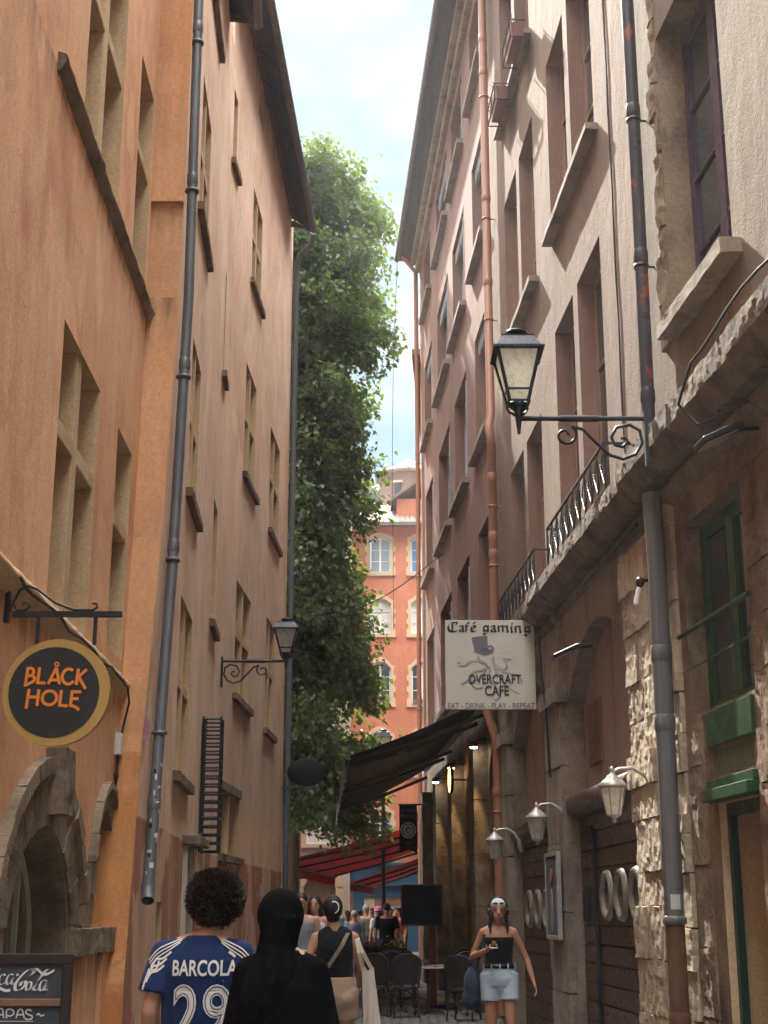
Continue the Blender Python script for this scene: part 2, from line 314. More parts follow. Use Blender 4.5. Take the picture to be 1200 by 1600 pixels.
M['jerseywhite'] = mat('white_jersey_print', (.70, .68, .62), .6)
M['blackcloth'] = fabric('matte_black_cloth', (.006, .006, .0065), .25, wr=.02)
M['tank'] = fabric('black_knit', (.012, .013, .017), .3)
M['tan'] = fabric('tan_shorts_cloth', (.36, .25, .175), .12)
M['canvas'] = fabric('cream_canvas', (.55, .49, .41), .1)
M['strap'] = fabric('khaki_strap', (.20, .165, .12), .1, wr=.003)
M['greytank'] = fabric('grey_ribbed_cotton', (.24, .25, .27), .1)
M['whitecloth'] = fabric('white_cotton', (.60, .60, .60), .08)
M['denim'] = fabric('light_denim', (.44, .53, .63), .14)
M['navybag'] = fabric('navy_bag_cloth', (.03, .045, .075), .2)
M['bluecloth'] = fabric('blue_shirt_cloth', (.22, .30, .48), .12); M['olivecloth'] = fabric('olive_shirt_cloth', (.13, .13, .11), .12)
M['pinkcloth'] = fabric('pink_hat_cloth', (.62, .15, .34), .12); M['redcloth'] = fabric('red_shirt_cloth', (.32, .06, .07), .12)
M['tealcloth'] = fabric('teal_shirt_cloth', (.05, .24, .32), .12); M['darkcloth'] = fabric('dark_trouser_cloth', (.04, .042, .05), .2)
M['plastic'] = mat('black_plastic', (.02, .02, .022), .35); M['phone'] = mat('white_phone_case', (.75, .73, .70), .4)
M['terracotta'] = paint('terracotta_planter', (.20, .095, .07), (.25, .12, .09), .8, 6)
M['camwhite'] = mat('white_plastic', (.72, .72, .70), .4); M['lampglass'] = mat('flat_lamp_glass', (.45, .43, .38), .15)
M['silver'] = paint('weathered_silver_paint', (.36, .34, .31), (.48, .46, .42), .45, 14, (1, 1, 1), metal=.4, bumpd=.004)
M['ring'] = paint('porthole_metal', (.24, .215, .185), (.30, .27, .235), .35, 3, metal=.3)
M['bulb'] = glow('lit_lamp_lens', (1.0, .86, .62), 14); M['amber'] = glow('amber_lit_sign', (1.0, .46, .07), 2.6)
M['redpaint'] = mat('red_wall_scrawl', (.32, .05, .05), .8); M['sticker'] = mat('pale_sticker', (.55, .55, .53), .6); M['pinkstk'] = mat('pink_sticker', (.62, .25, .36), .6)

# ------------------------------------------------------------------ writing
def text(name, body, parent, m, org, right, up, box, thick=.002, bold=0.0, local=False):
    "the words fitted into box=(x0,x1,z0,z1) of the plane at org spanned by right and up"
    c = bpy.data.curves.new(name, 'FONT'); c.body = body; c.size = 1; c.offset = bold; c.resolution_u = 3
    o = bpy.data.objects.new(name, c); COL.objects.link(o); dg = bpy.context.evaluated_depsgraph_get()
    me = bpy.data.meshes.new_from_object(o.evaluated_get(dg)); bpy.data.objects.remove(o)
    xs = [v.co.x for v in me.vertices]; ys = [v.co.y for v in me.vertices]
    x0, x1, y0, y1 = min(xs), max(xs), min(ys), max(ys); a, b, c0, d = box
    right = Vector(right).normalized(); up = Vector(up).normalized(); nrm = right.cross(up); org = Vector(org)
    mb = MB(m); P = [org + right * (a + (v.co.x - x0) / (x1 - x0) * (b - a)) + up * (c0 + (v.co.y - y0) / (y1 - y0) * (d - c0)) + nrm * thick for v in me.vertices]
    mb.add(P, [list(p.vertices) for p in me.polygons]); bpy.data.meshes.remove(me)
    if name is None: return mb
    return mb.build(name, parent, local)
def ribbon(mb, pts, w, org, right, up, h=.002, nib=None, sm=4, taper=False):
    "a drawn stroke: polyline pts (2-D) of width w, or of a slanted nib=(angle, width)"
    right = Vector(right).normalized(); up = Vector(up).normalized(); nrm = right.cross(up); org = Vector(org)
    h = h + .00025 * (len(mb.f) % 17)                           # overlapping strokes never share a plane
    if sm > 1 and len(pts) > 2:
        q = []
        for i in range(len(pts) - 1):
            p0 = pts[max(i - 1, 0)]; p1 = pts[i]; p2 = pts[i + 1]; p3 = pts[min(i + 2, len(pts) - 1)]
            for j in range(sm):
                t = j / sm
                q.append(tuple(.5 * ((2 * p1[k]) + (-p0[k] + p2[k]) * t + (2 * p0[k] - 5 * p1[k] + 4 * p2[k] - p3[k]) * t * t + (-p0[k] + 3 * p1[k] - 3 * p2[k] + p3[k]) * t ** 3) for k in (0, 1)))
        q.append(tuple(pts[-1])); pts = q
    vs_ = []; n = len(pts)
    for i, p in enumerate(pts):
        if nib: dx, dy = math.cos(R(nib[0])) * nib[1] / 2, math.sin(R(nib[0])) * nib[1] / 2
        else:
            a = pts[max(i - 1, 0)]; b = pts[min(i + 1, n - 1)]; l = math.hypot(b[0] - a[0], b[1] - a[1]) or 1
            ww = w * ((1 - .75 * i / (n - 1)) if taper else 1)
            dx, dy = -(b[1] - a[1]) / l * ww / 2, (b[0] - a[0]) / l * ww / 2
        for s_ in (1, -1): vs_.append(org + right * (p[0] + s_ * dx) + up * (p[1] + s_ * dy) + nrm * h)
    mb.add(vs_, [(2 * i, 2 * i + 1, 2 * i + 3, 2 * i + 2) for i in range(n - 1)])
def disc(mb, c, r, org, right, up, h=.002, r0=0, n=40, th=0):
    right = Vector(right).normalized(); up = Vector(up).normalized(); nrm = right.cross(up); org = Vector(org)
    P = lambda rr, a, hh: org + right * (c[0] + rr * math.cos(a)) + up * (c[1] + rr * math.sin(a)) + nrm * hh
    for i in range(n):
        a, b = 2 * math.pi * i / n, 2 * math.pi * (i + 1) / n
        if r0: mb.quad(P(r0, a, h), P(r, a, h), P(r, b, h), P(r0, b, h))
        else: mb.quad(P(0, a, h), P(r, a, h), P(r, b, h))
        if th: mb.quad(P(r, a, h - th), P(r, b, h - th), P(r, b, h), P(r, a, h))
        if th and not r0: mb.quad(P(0, a, h - th), P(r, b, h - th), P(r, a, h - th))

# ------------------------------------------------------------------ ground
def cobble(name, c0, c1, gap, sc):
    m = mat(name, c0, .75); t = m.node_tree; b = t.nodes['Principled BSDF']
    tc = N(t, 'ShaderNodeTexCoord'); v = N(t, 'ShaderNodeTexVoronoi', feature='DISTANCE_TO_EDGE'); v.inputs['Scale'].default_value = sc; v.inputs['Randomness'].default_value = .55
    v2 = N(t, 'ShaderNodeTexVoronoi'); v2.inputs['Scale'].default_value = sc; v2.inputs['Randomness'].default_value = .55
    t.links.new(tc.outputs['Object'], v.inputs['Vector']); t.links.new(tc.outputs['Object'], v2.inputs['Vector'])
    sp = N(t, 'ShaderNodeSeparateColor'); t.links.new(v2.outputs['Color'], sp.inputs[0])
    c = ramp(t, sp.outputs[0], [(0, c0), (1, c1)]); c = mixc(t, c, gap, ramp(t, v.outputs['Distance'], [(.02, (1, 1, 1)), (.09, (0, 0, 0))]))
    c = mixc(t, c, gap, ramp(t, tex_noise(t, .8, (1, 1, 1), 7, .65), [(.5, (0, 0, 0)), (.75, (.6,) * 3)]))
    t.links.new(c, b.inputs['Base Color'])
    bump(t, b, ramp(t, v.outputs['Distance'], [(.0, (0, 0, 0)), (.16, (1, 1, 1))]), .03, 1); return m
M['cobble'] = cobble('street_cobbles', (.17, .16, .145), (.27, .25, .23), (.06, .056, .05), 7)
M['earth'] = stone('city_ground', (.16, .15, .14), (.22, .21, .19), (.1, .095, .09), .3)
g = MB(M['earth']); g.grid(lambda u, v: (-145 + 290 * u, -55 + 290 * v, -.008), 8, 8); structure(g.build('ground'))
g = MB(M['cobble']); g.grid(lambda u, v: (-14 + 32 * u, -12 + 96 * v, 0), 8, 20); structure(g.build('street'))
def gut(W, off, y0, y1):   # stone drain run along the wall foot
    pass

# ------------------------------------------------------------------ wall builder
class Face:
    "a wall that faces the camera: first coordinate is x"
    def __init__(s, Y): s.Y = Y
    def p(s, x, z, o=0): return Vector((x, s.Y - o, z))
def arch_fn(o):
    y0, y1, z1 = o['y0'], o['y1'], o['z1']; w = (y1 - y0) / 2; c = (y0 + y1) / 2
    k = o.get('arch')
    if not k: return lambda y: z1
    rise = k[1]
    if k[0] == 'seg':
        r = (w * w + rise * rise) / (2 * rise); zc = z1 - r
        return lambda y: zc + math.sqrt(max(r * r - (y - c) ** 2, 0))
    if k[0] == 'round': return lambda y: z1 - rise + rise * math.sqrt(max(1 - ((y - c) / w) ** 2, 0))
    if k[0] == 'point': return lambda y: z1 - rise + rise * (1 - (abs(y - c) / w) ** 1.9) ** .64 if abs(y - c) < w else z1 - rise
    return lambda y: z1
def op(y0, y1, z0, z1, d=.3, arch=None, **kw):
    q = dict(y0=y0, y1=y1, z0=z0, z1=z1, d=d, arch=arch); q.update(kw); return q
def wallface(mb, W, y0, y1, z0, z1, ops, mw, mr, step=3.0, off=0):
    ys = {y0, y1}; zs = {z0, z1}
    for o in ops: ys |= {o['y0'], o['y1']}; zs |= {o['z0'], o['z1']}
    def fill(a):
        a = sorted(a); r = []
        for p, q in zip(a, a[1:]):
            n = max(1, int((q - p) / step + .5)); r += [p + (q - p) * i / n for i in range(n)]
        return r + [a[-1]]
    ys, zs = fill(ys), fill(zs)
    mb.mat(mw)
    for a, b in zip(ys, ys[1:]):
        for c, d in zip(zs, zs[1:]):
            my, mz = (a + b) / 2, (c + d) / 2
            if any(o['y0'] < my < o['y1'] and o['z0'] < mz < o['z1'] for o in ops): continue
            mb.quad(W.p(a, c, off), W.p(b, c, off), W.p(b, d, off), W.p(a, d, off))
    for o in ops:
        f = arch_fn(o); n = 18 if o['arch'] else 1; d = -o['d']; Y = [o['y0'] + (o['y1'] - o['y0']) * i / n for i in range(n + 1)]
        if o['arch']:
            mb.mat(mw)
            for a, b in zip(Y, Y[1:]): mb.quad(W.p(a, f(a), off), W.p(b, f(b), off), W.p(b, o['z1'], off), W.p(a, o['z1'], off))
        mb.mat(o.get('rev', mr))
        for y in (o['y0'], o['y1']): mb.quad(W.p(y, o['z0'], off), W.p(y, o['z0'], d), W.p(y, f(y), d), W.p(y, f(y), off))
        for a, b in zip(Y, Y[1:]): mb.quad(W.p(a, f(a), off), W.p(a, f(a), d), W.p(b, f(b), d), W.p(b, f(b), off))
        mb.quad(W.p(o['y0'], o['z0'], off), W.p(o['y1'], o['z0'], off), W.p(o['y1'], o['z0'], d), W.p(o['y0'], o['z0'], d))
def shell(mb, W, y0, y1, z1, m, back=9, front=-.75, z0=-.05):
    "the rest of the house behind its street front"
    mb.mat(m); mb.wbox(W, y0 + .02, y1 - .02, z0, z1 - .03, -back, front)
    for y in (y0, y1): mb.quad(W.p(y, z0, 0), W.p(y, z1, 0), W.p(y, z1, front - .2), W.p(y, z0, front - .2))
    mb.quad(W.p(y0, z1, 0), W.p(y1, z1, 0), W.p(y1, z1, front - .2), W.p(y0, z1, front - .2))
def window(W, o, root, mf, mp=None, cols=2, rows=3, fw=.055, curtain=False, name='window'):
    "joinery and panes set back in an opening"
    f = arch_fn(o); d = -o['d'] + .09; a, b, z0 = o['y0'] + .004, o['y1'] - .004, o['z0'] + .004
    mb = MB(mf); zt = f(a) - .004
    def bar(y0, y1, za, zb, t=.05): mb.wbox(W, y0, y1, za, zb, d - t, d)
    bar(a, a + fw, z0, zt); bar(b - fw, b, z0, zt); bar(a + fw, b - fw, z0, z0 + fw)
    n = 14 if o['arch'] else 1; Y = [a + (b - a) * i / n for i in range(n + 1)]
    for p, q in zip(Y, Y[1:]):
        A, B = f(p) - .006, f(q) - .006
        mb.hexa([W.p(p, A - fw, d - .05), W.p(p, A - fw, d), W.p(q, B - fw, d), W.p(q, B - fw, d - .05), W.p(p, A, d - .05), W.p(p, A, d), W.p(q, B, d), W.p(q, B, d - .05)])
    zt2 = o['z1'] - fw
    for i in range(1, cols):
        y = a + (b - a) * i / cols; w = fw * .75 if cols == 2 else fw * .5
        top = f(y) - fw; mb.wbox(W, y - w, y + w, z0 + fw, top, d - .05, d + .006)
    for j in range(1, rows):
        z = z0 + (zt2 - z0) * j / rows
        if z < min(f(a + fw), f(b - fw)) - .02: mb.wbox(W, a + fw, b - fw, z - .014, z + .014, d - .045, d - .004)
    fr = mb.build(name, root)
    pb = MB(mp or M['glass']); pts = [W.p(p, f(p) - .02, d - .03) for p in Y]
    pb.quad(*([W.p(b, z0, d - .03), W.p(a, z0, d - .03)][::-1] + pts[::-1])); pb.build('pane', fr)
    if curtain:
        cb = MB(M['curtain']); cb.grid(lambda u, v: W.p(a + .06 + (b - a - .12) * u, z0 + .06 + (f(a) - z0 - .12) * v, d - .07 + .012 * math.sin(u * 60)), 60, 2, True); cb.build('curtain', fr)
    return fr
def sill(W, y0, y1, z, o, h, m, parent, amp=.008):
    mb = MB(m); mb.rough(lambda u, v, w: W.p(y0 + (y1 - y0) * u, z - h + h * w, -.02 + (o + .02) * v), (14, 3, 3), amp, 6, y0)
    return mb.build('sill', parent)
def pipe(name, pts, r, m, parent, rings=(), mb2=None):
    mb = MB(m); mb.tube(pts, r, 14)
    for z in rings:                         # sockets and collars along the pipe
        for a, b in zip(pts, pts[1:]):
            if (a[2] - z) * (b[2] - z) <= 0 and abs(a[2] - b[2]) > .05:
                t = (z - a[2]) / (b[2] - a[2]); c = Vector(a).lerp(Vector(b), t); dr = (Vector(b) - Vector(a)).normalized()
                mb.tube([c - dr * .07, c - dr * .05, c + dr * .05, c + dr * .07], [r * 1.02, r * 1.12, r * 1.12, r * 1.02], 14); break
    return mb.build(name, parent)
def brackets(W, parent, pts, zs, r, m):
    for z in zs:
        for a, b in zip(pts, pts[1:]):
            if (a[2] - z) * (b[2] - z) <= 0 and abs(a[2] - b[2]) > .05:
                t = (z - a[2]) / (b[2] - a[2]); c = Vector(a).lerp(Vector(b), t); mb = MB(m)
                mb.lathe([(r * 1.0, -.016), (r * 1.16, -.016), (r * 1.16, .016), (r * 1.0, .016)], 16, c)
                mb.tube([c - W.n * r, c - W.n * (r + .14)], .012, 6); mb.build('bracket', parent); break
def eave(W, y0, y1, zw, zo, off, root, rafters=True, ridge=4.0, end=True):
    "overhanging roof edge: boarded soffit with rafters, gutter, tiled slope behind"
    sl_ = (zw - zo) / off; mb = MB(M['soffit']); th = .05
    mb.hexa([W.p(y0, zw, -.2), W.p(y0, zo, off), W.p(y1, zo, off), W.p(y1, zw, -.2), W.p(y0, zw + th, -.2), W.p(y0, zo + th, off), W.p(y1, zo + th, off), W.p(y1, zw + th, -.2)])
    if rafters:
        n = int((y1 - y0) / (1.1 if rafters == 'boards' else .55))
        for i in range(n + 1):
            y = y0 + .06 + (y1 - y0 - .18) * i / n; h = .014 if rafters == 'boards' else .045
            zs = zw - (zw - zo) * .2 / (off + .2); mb.hexa([W.p(y, zs - h, 0), W.p(y, zo - h * .6, off - .03), W.p(y + .07, zo - h * .6, off - .03), W.p(y + .07, zs - h, 0), W.p(y, zs - .002, 0), W.p(y, zo - .002, off - .03), W.p(y + .07, zo - .002, off - .03), W.p(y + .07, zs - .002, 0)])
    ev = mb.build('eave', root)
    gb = MB(M['gutter']); n = 10; r = .075
    def gp(u, v):
        a = math.pi * (1 + v); return W.p(y0 + (y1 - y0) * u, zo + .03 + r * math.sin(a), off + r * .9 + r * math.cos(a))
    gb.grid(gp, 4, n, True); gb.grid(lambda u, v: (lambda a: W.p(y0 + (y1 - y0) * u, zo + .03 + (r - .008) * math.sin(a), off + r * .9 + (r - .008) * math.cos(a)))(math.pi * (1 + v)), 4, n, True)
    for y in (y0, y1): gb.quad(*[W.p(y, zo + .03 + r * math.sin(math.pi * (1 + i / n)), off + r * .9 + r * math.cos(math.pi * (1 + i / n))) for i in range(n + 1)])
    gb.build('gutter', ev)
    rb = MB(M['tile']); hz = zo + .07
    nx = int((y1 - y0) / .22)
    def rp(u, v):
        o = off + .04 - v * (off + ridge); return W.p(y0 + (y1 - y0) * u, hz + .05 + (off - o) * .5 + .03 * abs(math.sin(u * nx * math.pi)), o)
    rb.grid(rp, nx * 3, 1); rb.quad(W.p(y0, hz, off), W.p(y0, hz + (off + ridge) * .5, -ridge), W.p(y0, zw, -ridge)); rb.quad(W.p(y1, hz, off), W.p(y1, hz + (off + ridge) * .5, -ridge), W.p(y1, zw, -ridge))
    rb.quad(W.p(y0, hz + (off + ridge) * .5, -ridge), W.p(y1, hz + (off + ridge) * .5, -ridge), W.p(y1, zw, -2 * ridge), W.p(y0, zw, -2 * ridge))
    rb.build('roof', root); return ev

# ------------------------------------------------------------------ left near house: orange with mullioned windows and a pointed doorway
b1 = thing('house', 'orange plastered house with tall mullioned stone windows and a pointed stone doorway', 'house', (-4.5, 9, 0))
ops = [op(10.0, 11.55, 3.8, 5.96, .36), op(12.5, 13.35, 3.9, 5.96, .36), op(10.2, 11.85, 7.82, 10.25, .36), op(12.75, 13.6, 7.82, 10.1, .36),
       op(5.6, 7.4, 3.8, 5.96, .36), op(5.6, 7.4, 7.82, 10.25, .36), op(9.35, 11.45, 0, 2.2, .36, ('point', .72), rev=M['oldstone']),
       op(12.42, 13.28, 1.5, 2.55, .28, ('point', .62), rev=M['oldstone'])]
mb = MB(); wallface(mb, L1, -6, 13.75, 0, 16.5, ops, M['l1'], M['ochre']); shell(mb, L1, -6, 13.75, 16.5, M['l1']); mb.build('wall', b1)
mb = MB(M['tile']); mb.wbox(L1, -6, 13.7, 16.53, 16.75, -9, .6); mb.build('roof', b1)
for o, tz, mul in ((ops[0], 5.13, 1), (ops[1], 5.13, 0), (ops[2], 9.19, 1), (ops[3], 9.15, 0), (ops[4], 5.13, 1), (ops[5], 9.19, 1)):
    w = window(L1, o, b1, M['brownframe'], cols=2, rows=4)
    mb = MB(M['ochre']); c = (o['y0'] + o['y1']) / 2
    if mul: mb.wbox(L1, c - .09, c + .09, o['z0'], o['z1'], -.30, -.025)
    h = .07
    if mul: mb.wbox(L1, o['y0'] - .01, c - .091, tz - h, tz + h, -.28, -.02); mb.wbox(L1, c + .091, o['y1'] + .01, tz - h, tz + h, -.28, -.02)
    else: mb.wbox(L1, o['y0'] - .01, o['y1'] + .01, tz - h, tz + h, -.28, -.02)
    mb.build('mullion', w, bevel=.012)
def course(W, y0, y1, z, r, m, name, parent, amp):
    mb = MB(m); prof = [(0, -1.6), (.55, -1.2), (1, -.45), (1.25, .2), (1.0, .8), (.0, 1.0)]
    n = int((y1 - y0) / .12)
    def f(u, v):
        k = v * (len(prof) - 1); i = min(int(k), len(prof) - 2); t = k - i; a = prof[i][0] + (prof[i + 1][0] - prof[i][0]) * t; bz = prof[i][1] + (prof[i + 1][1] - prof[i][1]) * t
        p = W.p(y0 + (y1 - y0) * u, z + bz * r, a * r); return p + noise.noise_vector(p * 7) * amp
    mb.grid(f, n, 10, True)
    for y in (y0, y1): mb.quad(*[W.p(y, z + q[1] * r, q[0] * r) for q in prof])
    return mb.build(name, parent)
course(L1, 9.2, 13.9, 7.70, .06, M['oldstone'], 'string_course', b1, .016)
course(L1, -2, 13.42, 3.66, .068, M['ochre'], 'string_course', b1, .012)
# pointed door hood and niche, built of rough voussoirs
def hood(parent, yc, hw, z0, zs, za, wd_, off, n):
    f = arch_fn(dict(y0=yc - hw, y1=yc + hw, z1=za, arch=('point', za - zs)))
    f2 = arch_fn(dict(y0=yc - hw + wd_, y1=yc + hw - wd_, z1=za - wd_ * .9, arch=('point', za - wd_ * .9 - zs)))
    mb = MB(M['oldstone']); rnd = random.Random(int(yc * 10))
    for i in range(n):
        a, b = i / n + .0008, (i + 1) / n - .0008; jo = rnd.uniform(-.02, .02)
        def fn(u, v, w):
            t = a + (b - a) * u; t = .5 - .5 * math.cos(math.pi * t); y = yc - hw + 2 * hw * t; y2 = yc - (hw - wd_) + 2 * (hw - wd_) * t
            yy, z = y + (y2 - y) * w, f(min(max(y, yc - hw + 1e-4), yc + hw - 1e-4)) + (f2(min(max(y2, yc - hw + wd_ + 1e-4), yc + hw - wd_ - 1e-4)) - f(min(max(y, yc - hw + 1e-4), yc + hw - 1e-4))) * w
            return L1.p(yy, z, -.05 + (off + jo * .4 + .05 + (.045 if w < .35 else 0)) * v)
        mb.rough(fn, (6, 2, 8), .006, 9, i)
    for sgn in (-1, 1):
        k = max(2, int((zs - z0) / .32))
        for j in range(k):
            za_, zb_ = z0 + (zs - z0) * j / k + .004, z0 + (zs - z0) * (j + 1) / k - .004; jo = rnd.uniform(-.02, .02)
            mb.rough(lambda u, v, w: L1.p(yc + sgn * (hw - wd_ * u), za_ + (zb_ - za_) * w, -.05 + (off + jo + .05) * v), (4, 2, 4), .012, 7, j + 3)
    return mb.build('stone_surround', parent)
hood(b1, 10.4, 1.6, 0.02, 1.5, 2.68, .54, .03, 13)
hood(b1, 12.85, .68, 1.5, 2.0, 2.72, .26, .03, 7)
mb = MB(M['oldstone']); mb.rough(lambda u, v, w: L1.p(10.32 + .36 * u, 2.28 + .47 * w, -.02 + .17 * v), (4, 3, 6), .012, 6, 1); mb.build('keystone', b1)
mb = MB(M['oldstone'])
for a, b in ((11.46, 12.62), (12.64, 13.66)): mb.rough(lambda u, v, w: L1.p(a + (b - a) * u, 1.27 + .2 * w, -.02 + (.12 if a < 12 else .16) * v), (10, 3, 4), .014, 6, a)
mb.build('impost_ledge', b1)
mb = MB(M['oldstone']); mb.wbox(L1, 12.43, 13.27, 1.5, 2.55, -.27, -.2); mb.build('niche_back', b1)
M['doorglass'] = mat('greenish_door_glass', (.11, .115, .075), .12, 0, .7)
w = window(L1, ops[6], b1, M['cream'], M['doorglass'], cols=4, rows=1, fw=.04, name='glazed_door')
mb = MB(M['l1']); mb.wbox(L1, 11.5, 12.6, 0, 1.27, -.02, .05); mb.wbox(L1, 12.62, 13.2, 0, 1.26, -.02, .09); mb.build('plinth', b1)
pts = [L1.p(y, 3.62 - .02 * math.sin(y * 5), .12 + .01 * math.sin(y * 9)) for y in [8.7 + .2 * i for i in range(23)]] + [L1.p(13.3, 3.5, .1), L1.p(13.25, 3.2, .05)]
mb = MB(M['iron']); mb.tube(pts, .011, 6); mb.tube([L1.p(13.24, z, .025 + .006 * math.sin(z * 9)) for z in [3.02 - .12 * i for i in range(10)]], .012, 6)
for z in (2.8, 2.5, 2.2, 1.95): mb.wbox(L1, 13.21, 13.27, z, z + .03, 0, .045)
mb.build('cable', b1)
mb = MB(M['camwhite']); mb.wbox(L1, 13.17, 13.30, 3.0, 3.2, 0, .06); mb.build('junction_box', b1, bevel=.006)
mb = MB(M['redpaint'])
for i, st in enumerate(([(0, 0), (.05, .16), (.10, 0)], [(.02, .06), (.085, .06)], [(.14, 0), (.14, .16), (.21, .10), (.20, .03), (.14, 0)], [(.24, .16), (.28, 0), (.33, .17)], [(.35, 0), (.39, .15), (.43, 0)], [(.365, .05), (.42, .05)], [(.46, 0), (.47, .16), (.51, .05), (.55, .16), (.56, 0)])):
    ribbon(mb, st, .012, L1.p(13.0, 1.56, .0), L1.p(14, 0, 0) - L1.p(13, 0, 0), (0, 0, 1), -.004 if 0 else .004, sm=1)
mb.build('wall_scrawl', b1)

# ------------------------------------------------------------------ left far houses
b2 = thing('house', 'long faded terracotta house with a bright orange buttress strip and grey drainpipe at its corner', 'house', (-5, 18, 0))
D = .30
opA = [op(16.8, 18.25, 10.5, 12.5, D), op(17.0, 19.0, 14.4, 15.9, D), op(22.0, 22.25, 10.2, 12.1, .2), op(16.75, 18.05, 6.6, 8.66, D), op(21.1, 21.95, 5.85, 7.8, .25),
       op(16.5, 18.15, 3.15, 5.25, D), op(18.15, 18.95, 0, 2.38, .22), op(15.2, 15.75, .2, 1.7, .12), op(20.2, 21.0, 2.5, 4.2, .2)]
mb = MB(); wallface(mb, LA, 13.9, 22.3, 0, 16.6, opA, M['la'], M['ochre']); shell(mb, LA, 13.9, 22.3, 16.6, M['la']); mb.build('wall', b2)
prof = [(0, 12.75, -2.245), (1.0, 12.85, -2.245), (3.2, 13.35, -2.265), (5.2, 13.65, -2.22), (7.7, 13.88, -2.185), (11.5, 13.86, -2.16), (16.4, 13.86, -2.15)]
mb = MB(M['strip'])
for (za, ya, xa), (zb, yb, xb) in zip(prof, prof[1:]):
    n = max(2, int((zb - za) / .35))
    def rr(u, v): p = Vector((-2.7 + (xa + (xb - xa) * v + 2.7) * u, ya + (yb - ya) * v, za + (zb - za) * v)); return p + Vector((0, -1, 0)) * .02 * (noise.noise(p * 1.7) + .4 * noise.noise(p * 6))
    mb.grid(rr, 6, n)
mb.mat(M['la'])
for (za, ya, xa), (zb, yb, xb) in zip(prof, prof[1:]):
    mb.quad((xa, ya, za), LA.p(15.1, za, .004), LA.p(15.1, zb, .004), (xb, yb, zb))
mb.mat(M['strip']); mb.box((-2.43, 13.84, 9.02), (.52, .09, .05)); mb.build('buttress', b2)
for i, o in enumerate(opA[:6]):
    cols = 1 if o['y1'] - o['y0'] < .9 else 2
    w = window(LA, o, b2, M['brownframe'], cols=cols, rows=4)
    if cols == 2:
        mb = MB(M['ochre']); c = (o['y0'] + o['y1']) / 2; tz = o['z0'] + (o['z1'] - o['z0']) * .53; mb.wbox(LA, c - .065, c + .065, o['z0'], o['z1'], -.24, -.02)
        mb.wbox(LA, o['y0'] - .01, c - .066, tz - .06, tz + .06, -.23, -.03); mb.wbox(LA, c + .066, o['y1'] + .01, tz - .06, tz + .06, -.23, -.03); mb.build('mullion', w)
    sill(LA, o['y0'] - .2, o['y1'] + .25, o['z0'] - .0, .085, .11, M['brownstone'], w)
w = window(LA, opA[6], b2, M['cream'], M['glass'], cols=1, rows=3, fw=.10, name='door'); mb = MB(M['cream']); mb.wbox(LA, 18.0, 18.149, 0, 2.4, -.02, .06); mb.wbox(LA, 18.951, 19.1, 0, 2.4, -.02, .06); mb.build('door_frame', w)
mb = MB(M['oldstone']); mb.wbox(LA, 17.9, 19.4, 2.41, 2.52, -.01, .22); mb.build('door_ledge', b2, bevel=.01)
mb = MB(M['oldstone']); mb.wbox(LA, 15.21, 15.74, .21, 1.69, -.11, -.07); mb.build('boarded_opening', b2)
mb = MB(M['glass']); mb.wbox(LA, 20.21, 20.99, 2.51, 4.19, -.19, -.15); w = mb.build('window', b2)
mb = MB(M['iron'])                                             # cage grille standing out from the wall
z = 2.42
for o_ in (.02, .27):
    for y in (20.3, 20.72): mb.tube([LA.p(y, 2.4, o_), LA.p(y, 4.3, o_)], .018, 6)
while z < 4.35:
    mb.tube([LA.p(20.3, z, 0), LA.p(20.3, z, .27), LA.p(20.72, z, .27), LA.p(20.72, z, 0)], .016, 6, smooth=False); z += .115
mb.build('window_grille', b2)
pp = [(-2.215, 13.75, 1.82), (-2.215, 14.0, 3.2), (-2.215, 14.4, 5.1), (-2.19, 14.6, 8.2), (-2.215, 14.6, 12.3), (-2.2, 14.6, 16.0)]
pipe('drainpipe', pp, .057, M['zinc'], b2, (2.6, 5.3, 7.4, 9.7, 11.7, 14)); dp = b2.children[-1]; brackets(LA, dp, pp, (3.3, 5.15, 7.25, 9.55, 11.5), .068, M['zinc'])
mb = MB(M['zinc']); mb.tube([(-2.215, 13.75, 1.86), (-2.215, 13.74, 1.8), (-2.20, 13.66, 1.7)], [.063, .063, .06], 14, caps=False); mb.build('spout', dp)
rnd = random.Random(4); mb = MB(M['sticker'])
for i in range(16):
    z = 1.95 + i * .068 + rnd.uniform(-.02, .02); a = rnd.uniform(-2.3, -.3); h = rnd.uniform(.02, .05); wd_ = rnd.uniform(.12, .42)
    t = (z - 1.82) / (3.2 - 1.82); cx, cy = -2.215, 13.75 + .25 * t
    mb = MB(); mb.mat((M['sticker'], M['camwhite'], M['iron'], M['sticker'])[i % 4]); mb.smooth = True
    P = lambda an, zz: (cx + .0595 * math.cos(an), cy + .0595 * math.sin(an), zz)
    for j in range(4): mb.quad(P(a + wd_ * j / 2, z), P(a + wd_ * (j + 1) / 2, z), P(a + wd_ * (j + 1) / 2, z + h), P(a + wd_ * j / 2, z + h))
    mb.build('sticker', dp)
mb = MB(M['pinkstk']); mb.quad((-2.255, 13.30, 3.15), (-2.235, 13.52, 3.15), (-2.235, 13.5, 3.36), (-2.25, 13.36, 3.4)); mb.build('poster_scrap', b2)
eave(LA, 13.95, 21.0, 16.55, 16.15, .42, b2)

